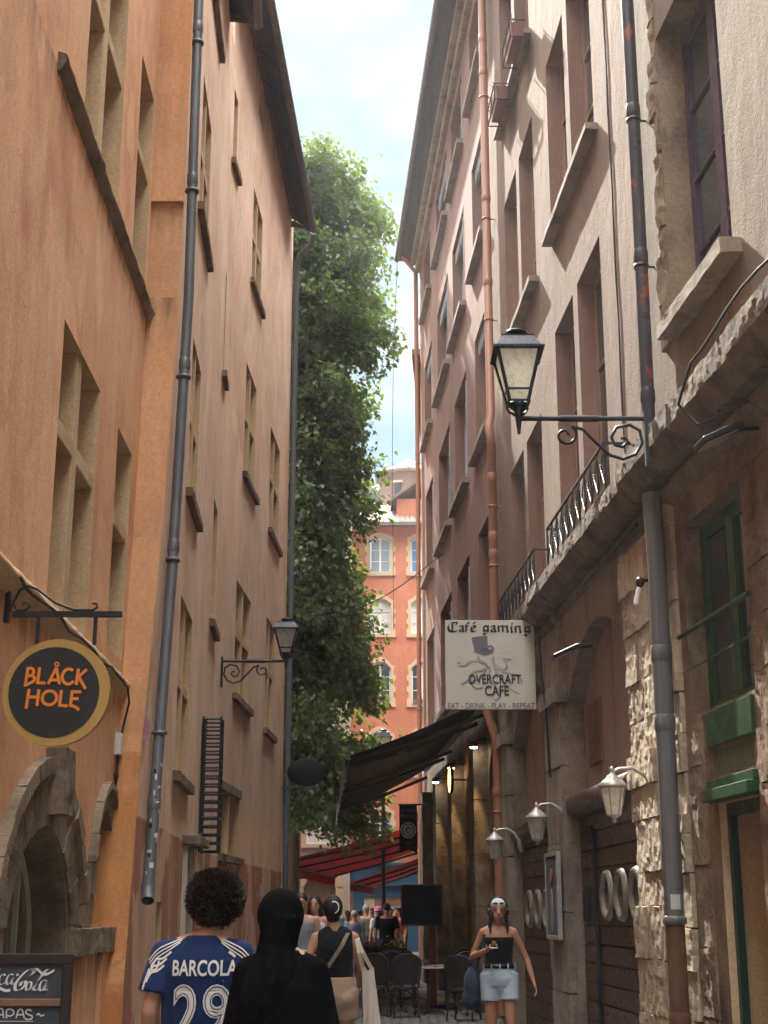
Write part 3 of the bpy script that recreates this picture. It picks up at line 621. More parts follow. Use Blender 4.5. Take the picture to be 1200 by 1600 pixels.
b3 = thing('house', 'faded terracotta house under a dark boarded eave, corner drainpipe against the tree', 'house', (-5, 27, 0))
opB = [op(25.75, 26.5, 17.4, 18.05, D), op(25.3, 26.7, 13.45, 15.45, D), op(24.95, 26.45, 9.4, 11.6, D), op(28.9, 30.7, 9.4, 11.7, D), op(24.5, 26.45, 5.25, 7.28, D),
       op(28.9, 30.4, 5.2, 7.52, D), op(23.4, 25.6, 2.5, 3.53, D), op(22.5, 22.95, 14.45, 15.9, .2)]
mb = MB(); wallface(mb, LB, 22.3, 32.6, 0, 18.75, opB, M['la'], M['ochre']); shell(mb, LB, 22.3, 32.6, 18.75, M['la']); mb.build('wall', b3)
for i, o in enumerate(opB):
    cols = 1 if i in (0, 7) else 2; w = window(LB, o, b3, M['brownframe'], cols=cols, rows=3)
    if cols == 2:
        mb = MB(M['ochre']); c = (o['y0'] + o['y1']) / 2; tz = o['z0'] + (o['z1'] - o['z0']) * .55; mb.wbox(LB, c - .075, c + .075, o['z0'], o['z1'], -.24, -.02)
        if i != 6: mb.wbox(LB, o['y0'] - .01, c - .076, tz - .06, tz + .06, -.23, -.03); mb.wbox(LB, c + .076, o['y1'] + .01, tz - .06, tz + .06, -.23, -.03)
        mb.build('mullion', w)
    if i: sill(LB, o['y0'] - .15, o['y1'] + .25, o['z0'], .085, .11, M['brownstone'], w)
    if i in (6,): mb = MB(M['oldstone']); mb.wbox(LB, o['y0'] - .1, o['y1'] + .1, o['z1'], o['z1'] + .14, -.02, .03); mb.build('lintel', w)
eave(LB, 22.35, 32.1, 18.55, 17.95, .50, b3, rafters='boards')
pp = [LB.p(32.2, 17.9, .55), LB.p(32.3, 17.65, .45), LB.p(32.45, 17.5, .2), LB.p(32.5, 17.2, .11), LB.p(32.5, 12, .11), LB.p(32.5, 6, .11), LB.p(32.5, .1, .11)]
pipe('drainpipe', pp, .065, M['zinc'], b3, (14.2, 10.4, 6.9, 3.4)); dp = b3.children[-1]; brackets(LB, dp, pp, (13.9, 10.1, 6.6, 3.1), .065, M['zinc'])
mb = MB(M['camwhite']); mb.wbox(LB, 32.3, 32.42, 7.6, 7.9, 0, .1); mb.build('alarm_box', b3)

# ------------------------------------------------------------------ right near house: beige plaster over rough stone
b4 = thing('house', 'beige plaster house with purple window above a rough stone ground floor with green shopfront', 'house', (5, 8, 0))
op1 = [op(10.1, 11.75, 6.62, 9.6, .34, rev=M['oldstone']), op(6.2, 7.8, 6.62, 9.6, .34, rev=M['oldstone'])]
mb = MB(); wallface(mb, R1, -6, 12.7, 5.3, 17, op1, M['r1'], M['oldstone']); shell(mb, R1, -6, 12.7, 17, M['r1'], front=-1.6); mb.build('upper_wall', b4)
mb = MB(M['tile']); mb.wbox(R1, -6, 12.6, 17.03, 17.2, -9, .6); mb.build('roof', b4)
op2 = [op(10.3, 11.85, 3.17, 4.80, .25), op(10.4, 11.3, 0, 2.42, .7, rev=M['trimstone'])]
mb = MB(); wallface(mb, R1, -6, 12.1, 0, 5.3, op2, M['brownstone'], M['oldstone'], step=1.0); mb.build('stone_wall', b4)
for i, o in enumerate(op1):
    w = window(R1, o, b4, M['purple'], M['glass'], cols=2, rows=4, fw=.12)
    sill(R1, o['y0'] - .2, o['y1'] - .1, 6.6, .18, .13, M['greystone'], w, .01)
mb = MB(M['oldstone'])                                          # ragged stone jamb round the purple window
rnd = random.Random(5); z = 6.5
while z < 9.9:
    h = rnd.uniform(.25, .5); o_ = rnd.uniform(.02, .05); w1 = rnd.uniform(.12, .24)
    mb.rough(lambda u, v, w: R1.p(11.76 + w1 * u, z + (h - .008) * w, -.03 + (o_ + .03) * v), (5, 2, 6), .03, 5, z); z += h
mb.build('stone_jamb', b4)
def ledge(W, y0, y1, z0, z1, off, m, name, parent, amp=.013):
    mb = MB(m); y = y0; rnd = random.Random(int(y0 * 7))
    while y < y1 - .01:
        l = min(rnd.uniform(.7, 1.3), y1 - y); jo = rnd.uniform(-.03, .03)
        def fn(u, v, w):
            o = off + jo; top = z1 + .02 * jo; oo = o if w > .45 else o * (.55 + .45 * w / .45)
            return W.p(y + (l - .012) * u, z0 + (top - z0) * w, -.05 + (oo + .05) * v)
        mb.rough(fn, (16, 6, 9), amp, 8, y); y += l
    return mb.build(name, parent)
ledge(R1, -2, 12.65, 5.27, 5.62, .35, M['darkstone'], 'stone_ledge', b4)
course(R1, -2, 12.6, 5.17, .085, M['darkstone'], 'ledge_moulding', b4, .02)
# rubble blocks of the ground floor near the green window
def blocks(W, y0, y1, z0, z1, m, name, parent, hmin, hmax, wmin, wmax, amp, seed, omin=.01, omax=.06, gap=.012, skip=()):
    mb = MB(m); rnd = random.Random(seed); z = z0
    while z < z1 - .02:
        h = min(rnd.uniform(hmin, hmax), z1 - z); y = y0
        while y < y1 - .02:
            l = min(rnd.uniform(wmin, wmax), y1 - y)
            if y1 - y - l < wmin * .5: l = y1 - y
            o_ = rnd.uniform(omin, omax)
            if not any(a < y + l / 2 < b and c < z + h / 2 < d for a, b, c, d in skip):
                mb.rough(lambda u, v, w: W.p(y + gap / 2 + (l - gap) * u, z + gap / 2 + (h - gap) * w, -.04 + (o_ + .04) * v), (max(4, int(l / .04)), 2, max(4, int(h / .04))), amp, 10, y + z * 3)
            y += l
        z += h
    return mb.build(name, parent)
blocks(R1, 9.2, 10.28, 0, 5.0, M['brownstone'], 'rubble_masonry', b4, .22, .42, .3, .6, .010, 3, .0, .04)
blocks(R1, 11.56, 11.98, 0, 3.1, M['oldstone'], 'stone_jamb', b4, .4, .9, .5, .6, .010, 6, .0, .03)
blocks(R1, 12.02, 12.68, 0, 5.2, M['palestone'], 'corner_stones', b4, .25, .5, .3, .7, .011, 9, .03, .08)
mb = MB(M['palestone'])
mb.rough(lambda u, v, w: R1.p(12.2 + .9 * u, .0 + .62 * w, -.02 + .42 * v * (1 - .25 * w)), (8, 5, 6), .04, 4, 2); mb.build('guard_stone', b4)
# green window, rail, fascia and door frame
w = window(R1, op2[0], b4, M['green'], M['glass'], cols=2, rows=1, fw=.11)
mb = MB(M['green']); mb.tube([R1.p(10.2, 3.86, .04), R1.p(11.95, 3.86, .04)], .022, 8); mb.tube([R1.p(10.2, 3.55, .03), R1.p(11.95, 3.55, .03)], .008, 6); mb.build('guard_rail', w)
mb = MB(M['green'])
mb.wbox(R1, 10.35, 11.42, 2.86, 3.14, -.1, .03); mb.wbox(R1, 10.38, 11.38, 2.60, 2.86, -.1, -.02)
for i in range(26): mb.wbox(R1, 10.42 + i * .036, 10.436 + i * .036, 2.63, 2.83, -.02, .004)
mb.wbox(R1, 10.34, 11.43, 2.52, 2.60, -.1, .05); mb.wbox(R1, 10.34, 11.43, 2.43, 2.52, -.1, .10)
mb.build('shop_fascia', b4, bevel=.006)
mb = MB(M['dgreen']); mb.wbox(R1, 11.23, 11.296, .005, 2.415, -.12, -.06); mb.wbox(R1, 10.404, 10.46, .005, 2.415, -.12, -.06); mb.wbox(R1, 10.46, 11.23, 2.32, 2.415, -.12, -.06); mb.build('door_frame', b4)
mb = MB(M['trimstone']); mb.wbox(R1, 10.41, 11.29, .005, 2.41, -.699, -.66); mb.build('vestibule_wall', b4)
mb = MB(M['rust']); mb.wbox(R1, 10.6, 10.8, .75, 1.0, -.66, -.63); mb.build('letter_box', b4)
pu = [R1.p(12.2, 5.75, .13), R1.p(12.2, 8, .12), R1.p(12.2, 12, .12), R1.p(12.2, 16.5, .12)]
pipe('drainpipe', pu, .062, M['blackpipe'], b4, (6.15, 7.55, 9.1, 11)); dp = b4.children[-1]; brackets(R1, dp, pu, (7.45, 9.0, 10.9), .062, M['iron'])
pl = [R1.p(12.15, 5.2, .16), R1.p(12.12, 4.6, .15), R1.p(12.12, 1.52, .16)]
pipe('drainpipe', pl, .082, M['zincw'], b4, (3.75, 3.15)); dp2 = b4.children[-1]
mb = MB(M['zincw']); mb.lathe([(.082, 0), (.10, .01), (.10, .05), (.084, .07)], 16, R1.p(12.12, 1.5, .16)); mb.build('collar', dp2)
pipe('drainpipe_foot', [R1.p(12.12, 0, .16), R1.p(12.12, 1.5, .16)], .078, M['rust'], b4, (.1, .75))
mb = MB(M['sticker']); mb.smooth = True; c = R1.p(12.12, 1.66, .16)
for j in range(5):
    P = lambda an, zz: (c.x + .0835 * math.cos(an), c.y + .0835 * math.sin(an), zz)
    mb.quad(P(-2.1 + j * .2, 1.62), P(-1.9 + j * .2, 1.62), P(-1.9 + j * .2, 1.74), P(-2.1 + j * .2, 1.74))
mb.build('sticker', dp2)
mb = MB(M['iron']); mb.tube([R1.p(y, 5.66 + .04 * math.sin(y * 3), .40) for y in [8 + .3 * i for i in range(8)]] + [R1.p(10.4, 5.4, .42), R1.p(10.3, 5.2, .3), R1.p(9.5, 5.1, .2)], .013, 6); mb.build('cable', b4)

# ------------------------------------------------------------------ right middle house: mauve beige plaster over the gaming cafe
b5 = thing('house', 'mauve beige plaster house with iron balcony rails above arched brown shutters', 'house', (6, 17, 0))
V = .28
opm = []
for a, b, mu0, mu1 in ((14.35, 17.15, 15.65, 15.92), (18.35, 21.2, 19.62, 19.9)):
    for z0, z1 in ((5.62, 8.87), (10.22, 12.83), (14.2, 16.8)):
        zz1 = 8.2 if (a > 18 and z0 < 6) else z1
        opm += [op(a, mu0, z0, zz1, V), op(mu1, b, z0, zz1, V)]
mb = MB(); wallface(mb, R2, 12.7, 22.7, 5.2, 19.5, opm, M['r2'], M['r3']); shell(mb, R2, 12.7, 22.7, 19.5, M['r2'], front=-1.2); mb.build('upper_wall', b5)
wins = [window(R2, o, b5, M['brownframe'], M['glass'], cols=2, rows=3) for o in opm]
for a, b, z, pr in ((14.2, 17.15, 10.2, wins[2]), (18.2, 21.2, 10.2, wins[8]), (18.2, 21.25, 14.2, wins[10]), (14.2, 17.15, 14.2, wins[4])): sill(R2, a, b, z, .14, .085, M['greystone'], pr, .008)
eave(R2, 12.75, 22.65, 19.5, 19.2, .5, b5)
oar = [op(13.75, 17.2, 0, 4.72, .34, ('seg', .75), rev=M['greystone']), op(18.3, 21.7, 0, 4.72, .34, ('seg', .75), rev=M['greystone'])]
mb = MB(); wallface(mb, R2, 13.1, 22.7, 0, 5.2, oar, M['greystone'], M['greystone']); mb.build('lower_wall', b5)
ledge(R2, 12.7, 22.4, 5.27, 5.55, .33, M['darkstone'], 'stone_ledge', b5)
course(R2, 12.7, 22.4, 5.21, .05, M['darkstone'], 'ledge_moulding', b5, .015)
def shutter(parent, y0, y1, f, zh, door):
    "roller box, boarded front and the painted panel filling the arch above it"
    mb = MB(M['panel']); n = 16; Y = [y0 + .004 + (y1 - y0 - .008) * i / n for i in range(n + 1)]
    for a, b in zip(Y, Y[1:]): mb.quad(R2.p(a, zh, -.2), R2.p(b, zh, -.2), R2.p(b, f(b) - .003, -.2), R2.p(a, f(a) - .003, -.2))
    for y in (y0 + .85, y0 + 1.75, y0 + 2.6): mb.wbox(R2, y, y + .03, zh, f(y) - .02, -.2, -.188)
    pn = mb.build('arch_panel', parent)
    mb = MB(M['board']); z = 0.03; rnd = random.Random(3)
    while z < zh - .3:
        h = .205; mb.wbox(R2, y0 + .01, y1 - .01, z, z + h - .018, -.21, -.10 + rnd.uniform(-.003, .003)); z += h
    mb.mat(M['iron']); mb.wbox(R2, y0 + .005, y1 - .005, .0, zh - .2, -.24, -.13)
    bd = mb.build('boarded_front', parent, bevel=.004)
    mb = MB(M['board']); mb.tube([R2.p(y0 + .02, zh - .14, -.08), R2.p(y1 - .02, zh - .14, -.08)], .15, 18); mb.build('roller_box', parent)
    return bd, pn
fa, fb = arch_fn(oar[0]), arch_fn(oar[1])
s1, p1 = shutter(b5, 13.76, 17.19, fa, 2.95, 1); s2, p2 = shutter(b5, 18.31, 21.69, fb, 2.85, 0)
def ringp(parent, y, z, r=.27):
    mb = MB(M['ring']); c = R2.p(y, z, -.078); rt = (R2.p(y + 1, z) - R2.p(y, z)).normalized()
    prof = [(.68, 0), (.74, .035), (.84, .05), (.94, .04), (1.0, .0)]
    n = 28; vs_ = [c + (rt * math.cos(2 * math.pi * j / n) + Vector((0, 0, 1)) * math.sin(2 * math.pi * j / n)) * (a * r) + R2.n * h for a, h in prof for j in range(n)]
    mb.add(vs_, [(i * n + j, i * n + (j + 1) % n, (i + 1) * n + (j + 1) % n, (i + 1) * n + j) for i in range(4) for j in range(n)], True)
    o = mb.build('porthole', parent); pb = MB(M['glass']); pb.quad(*[c + (rt * math.cos(2 * math.pi * j / n) + Vector((0, 0, 1)) * math.sin(2 * math.pi * j / n)) * (.70 * r) + R2.n * .004 for j in range(n)]); pb.build('pane', o)
for y in (14.3, 14.98, 15.66): ringp(s1, y, 1.77)
for y in (18.75, 19.45, 20.15, 20.9): ringp(s2, y, 1.64)
mb = MB(M['iron']); mb.wbox(R2, 16.3, 16.38, .05, 2.5, -.1, -.06); mb.wbox(R2, 16.75, 16.8, 1.5, 1.85, -.1, -.02); mb.wbox(R2, 16.45, 16.7, 2.35, 2.55, -.1, -.07); mb.build('shutter_bar', s1)
mb = MB(M['brownframe']); mb.wbox(R2, 16.15, 16.85, 3.25, 3.98, -.2, -.17)
for i in range(22): mb.wbox(R2, 16.2, 16.8, 3.29 + i * .03, 3.302 + i * .03, -.17, -.155)
mb.build('vent_grille', p1)
blocks(R2, 12.72, 13.72, 0, 5.0, M['palestone'], 'rusticated_pier', b5, .28, .55, .5, 1.2, .014, 12, .05, .12)
for a, b, o_ in ((17.22, 18.28, .10), (21.72, 22.5, .10)):
    z = 0; mb = MB(M['greystone'])
    for h in (.7, .9, .8, .9, .75): mb.rough(lambda u, v, w: R2.p(a + (b - a) * u, z + (h - .01) * w, -.03 + (o_ + .03) * v), (6, 2, 6), .016, 4, a + z); z += h
    mb.rough(lambda u, v, w: R2.p(a - .06 + (b - a + .12) * u, 4.06 + .2 * w, -.03 + (o_ + .10) * v), (6, 2, 3), .012, 5, a)
    mb.rough(lambda u, v, w: R2.p(a + (b - a) * u, 4.27 + .7 * w, -.03 + (o_ + .02) * v), (6, 2, 4), .012, 5, a)
    mb.build('pilaster', b5)
# orange-terracotta drainpipe on the joint between the two pink houses
po = [R2.p(22.35, 19.0, .13), R2.p(22.35, 9.75, .13), R2.p(22.2, 9.55, .16), R2.p(21.75, 9.45, .15), R2.p(21.6, 9.3, .14)]
po = [R2.p(22.3, 19.0, .14), R2.p(22.3, 9.6, .14), R2.p(22.15, 9.35, .2), R2.p(22.1, 9.0, .17), R2.p(22.3, 8.8, .14), R2.p(22.35, 5.7, .14), R2.p(22.45, 4.9, .36), R2.p(22.45, 4.2, .14), R2.p(22.5, .1, .14)]
pipe('drainpipe', po, .072, M['terrapipe'], b5, (16.8, 16.1, 13.6, 12.0, 8.5, 7.5, 7.2, 3.4)); dp = b5.children[-1]; brackets(R2, dp, po, (15.6, 13.2, 11.3, 8.0, 7.0, 3.1, 1.7), .072, M['terrapipe'])
# iron balcony rails on the ledge
def rail(y0, y1, parent):
    mb = MB(M['iron']); o_ = .27; z0, z1 = 5.58, 6.10
    mb.tube([R2.p(y0, z1, 0), R2.p(y0, z1, o_), R2.p(y1, z1, o_), R2.p(y1, z1, 0)], .018, 6, smooth=False)
    mb.tube([R2.p(y0, z0 + .05, 0), R2.p(y0, z0 + .05, o_), R2.p(y1, z0 + .05, o_), R2.p(y1, z0 + .05, 0)], .012, 6, smooth=False)
    n = int((y1 - y0) / .3)
    for i in range(n + 1):
        y = y0 + (y1 - y0) * i / n; mb.tube([R2.p(y, z0 - .05, o_), R2.p(y, z1, o_)], .011, 6)
        if i < n:
            yb = y0 + (y1 - y0) * (i + 1) / n
            mb.tube([R2.p(y, z0 + .06, o_), R2.p((y + yb) / 2, (z0 + z1) / 2 + .03, o_), R2.p(yb, z0 + .06, o_)], .008, 5); mb.tube([R2.p(y, z1 - .02, o_), R2.p((y + yb) / 2, (z0 + z1) / 2 + .03, o_), R2.p(yb, z1 - .02, o_)], .008, 5)
            mb.tube([R2.p((y + yb) / 2 + .05 * math.cos(t), (z0 + z1) / 2 + .03 + .05 * math.sin(t), o_) for t in [2 * math.pi * k / 12 for k in range(12)]], .007, 5, closed=True)
    mb.build('balcony_rail', parent)
rail(13.4, 16.7, b5); rail(17.7, 20.9, b5)
mb = MB(M['iron']); mb.tube([R2.p(y, 5.12, .10) for y in (12.9, 14, 15.5)], .02, 6); mb.tube([R2.p(13.6 + .02 * math.sin(z * 4), z, .012) for z in [6 + .5 * i for i in range(26)]], .009, 5); mb.tube([R2.p(17.9, 5.0, .2), R2.p(17.85, 4.6, .2), R2.p(17.8, 4.1, .16), R2.p(17.75, 3.2, .14)], .016, 6)
mb.build('cable', b5)
mb = MB(M['r2']); mb.wbox(R2, 13.63, 13.70, 5.6, 19, -.01, .006); mb.build('render_joint', b5)

# ------------------------------------------------------------------ right far house: dusty pink, many windows, cafe arcade below
b6 = thing('house', 'dusty pink house with rows of grey shuttered windows over a dark arcaded cafe front', 'house', (6, 30, 0))
opr = []
for a, b in ((23.4, 25.3), (26.7, 28.9), (29.9, 32.4), (33.9, 35.9)):
    for z0, z1 in ((5.9, 8.3), (9.83, 12.15), (13.6, 15.8), (17.3, 18.95)): opr.append(op(a, b, z0, z1, .30))
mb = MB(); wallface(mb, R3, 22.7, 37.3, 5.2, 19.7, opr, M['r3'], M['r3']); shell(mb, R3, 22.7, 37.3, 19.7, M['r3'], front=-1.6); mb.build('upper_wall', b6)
for i, o in enumerate(opr):
    w = window(R3, o, b6, M['greypaint'], M['glass'], cols=2, rows=3)
    sill(R3, o['y0'] - .15, o['y1'] + .3, o['z0'], .14, .11, M['greystone'], w, .005)
    for y in (o['y1'] - .045, o['y0'] + .005):
        mb = MB(M['greypaint'])                                # shutters folded back into the reveal
        mb.wbox(R3, y, y + .04, o['z0'] + .03, o['z1'] - .25, -.28, .015)
        for k in range(int((o['z1'] - o['z0'] - .4) / .09)): mb.wbox(R3, y - .006, y, o['z0'] + .1 + k * .09, o['z0'] + .15 + k * .09, -.24, -.02)
    mb.build('shutter', w)
    if i % 5 == 1 or i % 4 == 2:
        mb = MB(M['greypaint']); n_ = 18
        for k in range(5): mb.wbox(R3, o['y0'] + .05, o['y1'] - .05, o['z1'] - .30 + k * .055, o['z1'] - .27 + k * .055, -.12, -.06)
        mb.build('blind_slats', w)
eave(R3, 22.75, 37.7, 19.75, 19.85, .55, b6, rafters=False)
mb = MB(M['greystone']); mb.wbox(R3, 22.75, 37.35, 19.3, 19.72, -.02, .12); mb.wbox(R3, 22.75, 37.4, 19.55, 19.72, .12, .26); mb.build('cornice', b6, bevel=.03)
oc = [op(22.95, 24.5, 0, 4.3, .5, ('round', .7)), op(25.4, 28.1, 0, 4.3, .5, ('round', .9)), op(29.0, 31.3, 0, 4.3, .5, ('round', .9)), op(32.2, 34.7, 0, 4.3, .5, ('round', .9)), op(35.6, 37.0, 0, 4.3, .5, ('round', .7))]
mb = MB(); wallface(mb, R3, 22.7, 37.3, 0, 5.2, oc, M['darkstone'], M['darkstone']); mb.build('arcade_wall', b6)
for o in oc: window(R3, o, b6, M['plastic'], M['glass'], cols=2, rows=2, fw=.09, name='cafe_front')
mb = MB(M['oldstone'])
for y in (24.6, 28.2, 31.4, 34.8):
    z = 0
    mb = MB(M['darkstone'])
    for h in (.8, .9, .85, .9, .95): mb.rough(lambda u, v, w: R3.p(y + .7 * u, z + (h - .008) * w, -.03 + .28 * v), (5, 3, 5), .012, 5, y + z); z += h
    mb.build('arcade_pier', b6)
pq = [R3.p(37.2, 19.75, .5), R3.p(37.2, 19.5, .3), R3.p(37.2, 19.25, .12), R3.p(37.2, 13, .1), R3.p(37.2, 0, .1)]
pipe('drainpipe', pq, .06, M['terrapipe'], b6, (17, 13.8, 10.6, 7)); brackets(R3, b6.children[-1], pq, (16.7, 13.5, 10.3, 6.7), .06, M['zinc'])
# the house round the corner that carries the red awnings
b7 = thing('house', 'plain pink house round the corner behind the red awnings', 'house', (5, 46, 0))
R4 = Wall(1.42, 40, .057, -1)
mb = MB(); o7 = [op(a, a + 1.1, z, z + 1.9, .25) for a in (41, 44, 47, 50, 53) for z in (5.5, 8.7, 11.9)]; wallface(mb, R4, 37.9, 56, 0, 17, o7, M['r3'], M['trimstone']); shell(mb, R4, 37.9, 56, 17, M['r3']); mb.build('wall', b7)
for o in o7: window(R4, o, b7, M['white'], M['glass'])
mb = MB(M['tile']); mb.wbox(R4, 37.9, 56, 17.02, 17.2, -9, .5); mb.build('roof', b7)

# ------------------------------------------------------------------ the square behind
b8 = thing('house', 'bright vermilion house with cream arched window surrounds over a blue shop', 'house', (3.5, 66, 0))
F = Face(62); oo = []; rows = ((16.3, 17.95, .18), (13.5, 15.1, .25), (10.4, 12.25, .35), (7.35, 9.2, .3), (4.2, 5.85, .25))
for cx in (-.17, 1.68, 3.53, 5.38):
    for z0, z1, rs in rows: oo.append(op(cx - .47, cx + .47, z0, z1, .2, ('seg', rs)))
mb = MB(); wallface(mb, F, -1.43, 7, 0, 18.45, oo, M['orange'], M['trimstone']); mb.mat(M['orange']); mb.hexa([(-1.43, 62.6, 0), (7, 62.6, 0), (7, 72, 0), (-1.43, 72, 0), (-1.43, 62.6, 18.4), (7, 62.6, 18.4), (7, 72, 18.4), (-1.43, 72, 18.4)]); mb.quad((-1.43, 62, 0), (-1.43, 62.7, 0), (-1.43, 62.7, 18.45), (-1.43, 62, 18.45)); mb.build('wall', b8)
for i, o in enumerate(oo):
    w = window(F, o, b8, M['white'], (M['skyglass'], M['curtain'], M['glass'], M['glass'], M['glass'])[i % 5] if i != 5 else M['blueglass'], cols=2, rows=3, fw=.06)
    mb = MB(M['trimstone']); f = arch_fn(o); a, b = o['y0'], o['y1']; n = 12
    rnd = random.Random(i)
    for k in range(6):
        za, zb = o['z0'] + (f(a) - o['z0']) * k / 6, o['z0'] + (f(a) - o['z0']) * (k + 1) / 6; wq = .13 if k % 2 else .21
        mb.wbox(F, a - wq, a, za, zb, -.02, .03); mb.wbox(F, b, b + wq, za, zb, -.02, .03)
    for p, q in [(a - .15 + (b - a + .3) * k / n, a - .15 + (b - a + .3) * (k + 1) / n) for k in range(n)]:
        cl = lambda y: f(min(max(y, a), b)); mb.hexa([F.p(p, cl(p), -.02), F.p(p, cl(p), .03), F.p(q, cl(q), .03), F.p(q, cl(q), -.02), F.p(p, cl(p) + .2, -.02), F.p(p, cl(p) + .2, .03), F.p(q, cl(q) + .2, .03), F.p(q, cl(q) + .2, -.02)])
    mb.wbox(F, a - .22, b + .22, o['z0'] - .16, o['z0'], -.02, .09); mb.build('window_surround', w)
for i in (2, 7):
    o = oo[i]; mb = MB(M['terracotta']); mb.wbox(F, o['y0'] + .05, o['y1'] - .05, o['z0'], o['z0'] + .16, .0, .16); mb.build('window_box', b8)
# one casement of the top floor stands open
o = oo[0]; mb = MB(M['white'])
mb.box((o['y0'] + .05, 61.78, 17.05), (.04, .44, 1.4)); mb.build('open_casement', b8)
mb = MB(M['tile'])
def rf(u, v):
    x = -1.7 + 8.9 * u; return Vector((x, 61.55 + 5.2 * v, 18.5 + 2.3 * v * min(1, 1) + .05 * abs(math.sin(u * 40 * math.pi))))
mb.grid(rf, 240, 10); mb.quad((-1.7, 61.55, 18.5), (-1.7, 66.75, 20.8), (-1.7, 72, 18.4)); mb.quad((-1.7, 66.75, 20.8), (7.2, 66.75, 20.8), (7.2, 72, 18.4), (-1.7, 72, 18.4)); mb.build('roof', b8)
mb = MB(M['gutter']); mb.box((2.75, 61.5, 18.44), (8.9, .16, .16)); mb.build('gutter', b8)
mb = MB(M['orange']); mb.hexa([(.6, 63.5, 18.6), (2.4, 63.5, 18.6), (2.4, 66.5, 18.6), (.6, 66.5, 18.6), (.6, 63.5, 20.2), (2.4, 63.5, 20.2), (2.4, 66.5, 20.2), (.6, 66.5, 20.2)])
mb.mat(M['tile']); mb.hexa([(.3, 63.2, 20.0), (1.5, 63.2, 20.9), (1.5, 66.6, 20.9), (.3, 66.6, 20.0), (.3, 63.2, 20.15), (1.5, 63.2, 21.05), (1.5, 66.6, 21.05), (.3, 66.6, 20.15)]); mb.hexa([(1.5, 63.2, 20.9), (2.7, 63.2, 20.0), (2.7, 66.6, 20.0), (1.5, 66.6, 20.9), (1.5, 63.2, 21.05), (2.7, 63.2, 20.15), (2.7, 66.6, 20.15), (1.5, 66.6, 21.05)]); mb.build('dormer', b8)
mb = MB(M['blueshop']); mb.wbox(F, -1.42, 6.9, 2.75, 3.5, -.02, .16); mb.wbox(F, -1.42, 6.9, 3.5, 3.62, -.02, .3); mb.wbox(F, -1.42, 6.9, 2.65, 2.75, -.02, .22)
for x in (-1.3, .95, 1.75, 4.0): mb.wbox(F, x, x + .45, 0, 2.65, -.02, .12)
for x0, x1 in ((-.85, .95), (2.2, 4.0)): mb.wbox(F, x0, x1, 0, .55, -.02, .08); mb.wbox(F, x0, x1, 2.2, 2.65, -.02, .09)
mb.wbox(F, 1.4, 1.75, 0, 2.65, -.02, .06)
sh = mb.build('shopfront', b8, bevel=.01)
mb = MB(M['signcream']); mb.wbox(F, -.85, .95, .56, 2.19, -.02, .012); mb.mat(M['trimstone']); mb.wbox(F, -.75, -.45, .6, 2.1, .014, .03)
for i, (x, m_) in enumerate(((-.2, 'skinlight'), (.15, 'pinkcloth'), (.5, 'skinlight'), (.75, 'whitecloth'))): mb.mat(M[m_]); mb.ell((x, 61.93, 1.35 + .1 * (i % 2)), (.14, .03, .38))
mb.mat(M['brownframe']); mb.wbox(F, -.4, .93, 1.85, 2.15, .014, .04); mb.build('display_window', sh)
mb2 = MB(M['whitecloth']); 
for z in (1.72, 1.64): mb2.wbox(F, 1.05, 1.38, z, z + .035, .12, .126)
mb2.build('door_notice', sh)

b9 = thing('house', 'grey beige house with tall white small-paned windows and an arched wooden door', 'house', (-5, 64, 0))
F2 = Face(60); o9 = [op(-3.22, -2.1, 4.3, 8.3, .2), op(-3.22, -2.1, 10, 13, .2), op(-3.3, -1.98, 0, 3.1, .3, ('seg', .55)), op(-6.4, -5.2, 4.3, 8.3, .2), op(-6.4, -5.2, 10, 13, .2)]
mb = MB(); wallface(mb, F2, -10, -1.44, 0, 19, o9, M['beige'], M['trimstone']); mb.mat(M['beige']); mb.hexa([(-10, 60.6, 0), (-1.44, 60.6, 0), (-1.44, 70, 0), (-10, 70, 0), (-10, 60.6, 19), (-1.44, 60.6, 19), (-1.44, 70, 19), (-10, 70, 19)]); mb.quad((-1.44, 60, 0), (-1.44, 60.7, 0), (-1.44, 60.7, 19), (-1.44, 60, 19)); mb.build('wall', b9)
for i in (0, 1, 3, 4):
    w = window(F2, o9[i], b9, M['white'], M['curtain'], cols=2, rows=5, fw=.07); mb = MB(M['trimstone'])
    a, b, z0, z1 = o9[i]['y0'], o9[i]['y1'], o9[i]['z0'], o9[i]['z1']; mb.wbox(F2, a - .2, a, z0, z1 + .2, -.02, .05); mb.wbox(F2, b, b + .2, z0, z1 + .2, -.02, .05); mb.wbox(F2, a, b, z1, z1 + .2, -.02, .05); mb.wbox(F2, a - .25, b + .25, z0 - .15, z0, -.02, .12); mb.build('window_surround', w)
w = window(F2, o9[2], b9, M['brownframe'], M['brownframe'], cols=2, rows=3, fw=.1, name='door')
mb = MB(M['trimstone']); f = arch_fn(o9[2]); mb.wbox(F2, -3.62, -3.3, 0, f(-3.29), -.02, .08); mb.wbox(F2, -1.98, -1.66, 0, f(-3.29), -.02, .08)
for k in range(12):
    p, q = -3.62 + 1.96 * k / 12, -3.62 + 1.96 * (k + 1) / 12; cl = lambda y: f(min(max(y, -3.3), -1.98)); mb.hexa([F2.p(p, cl(p), -.02), F2.p(p, cl(p), .08), F2.p(q, cl(q), .08), F2.p(q, cl(q), -.02), F2.p(p, cl(p) + .35, -.02), F2.p(p, cl(p) + .35, .08), F2.p(q, cl(q) + .35, .08), F2.p(q, cl(q) + .35, -.02)])
mb.build('door_surround', b9)
mb = MB(M['tile']); mb.box((-5.7, 65, 19.15), (9, 11, .25)); mb.build('roof', b9)

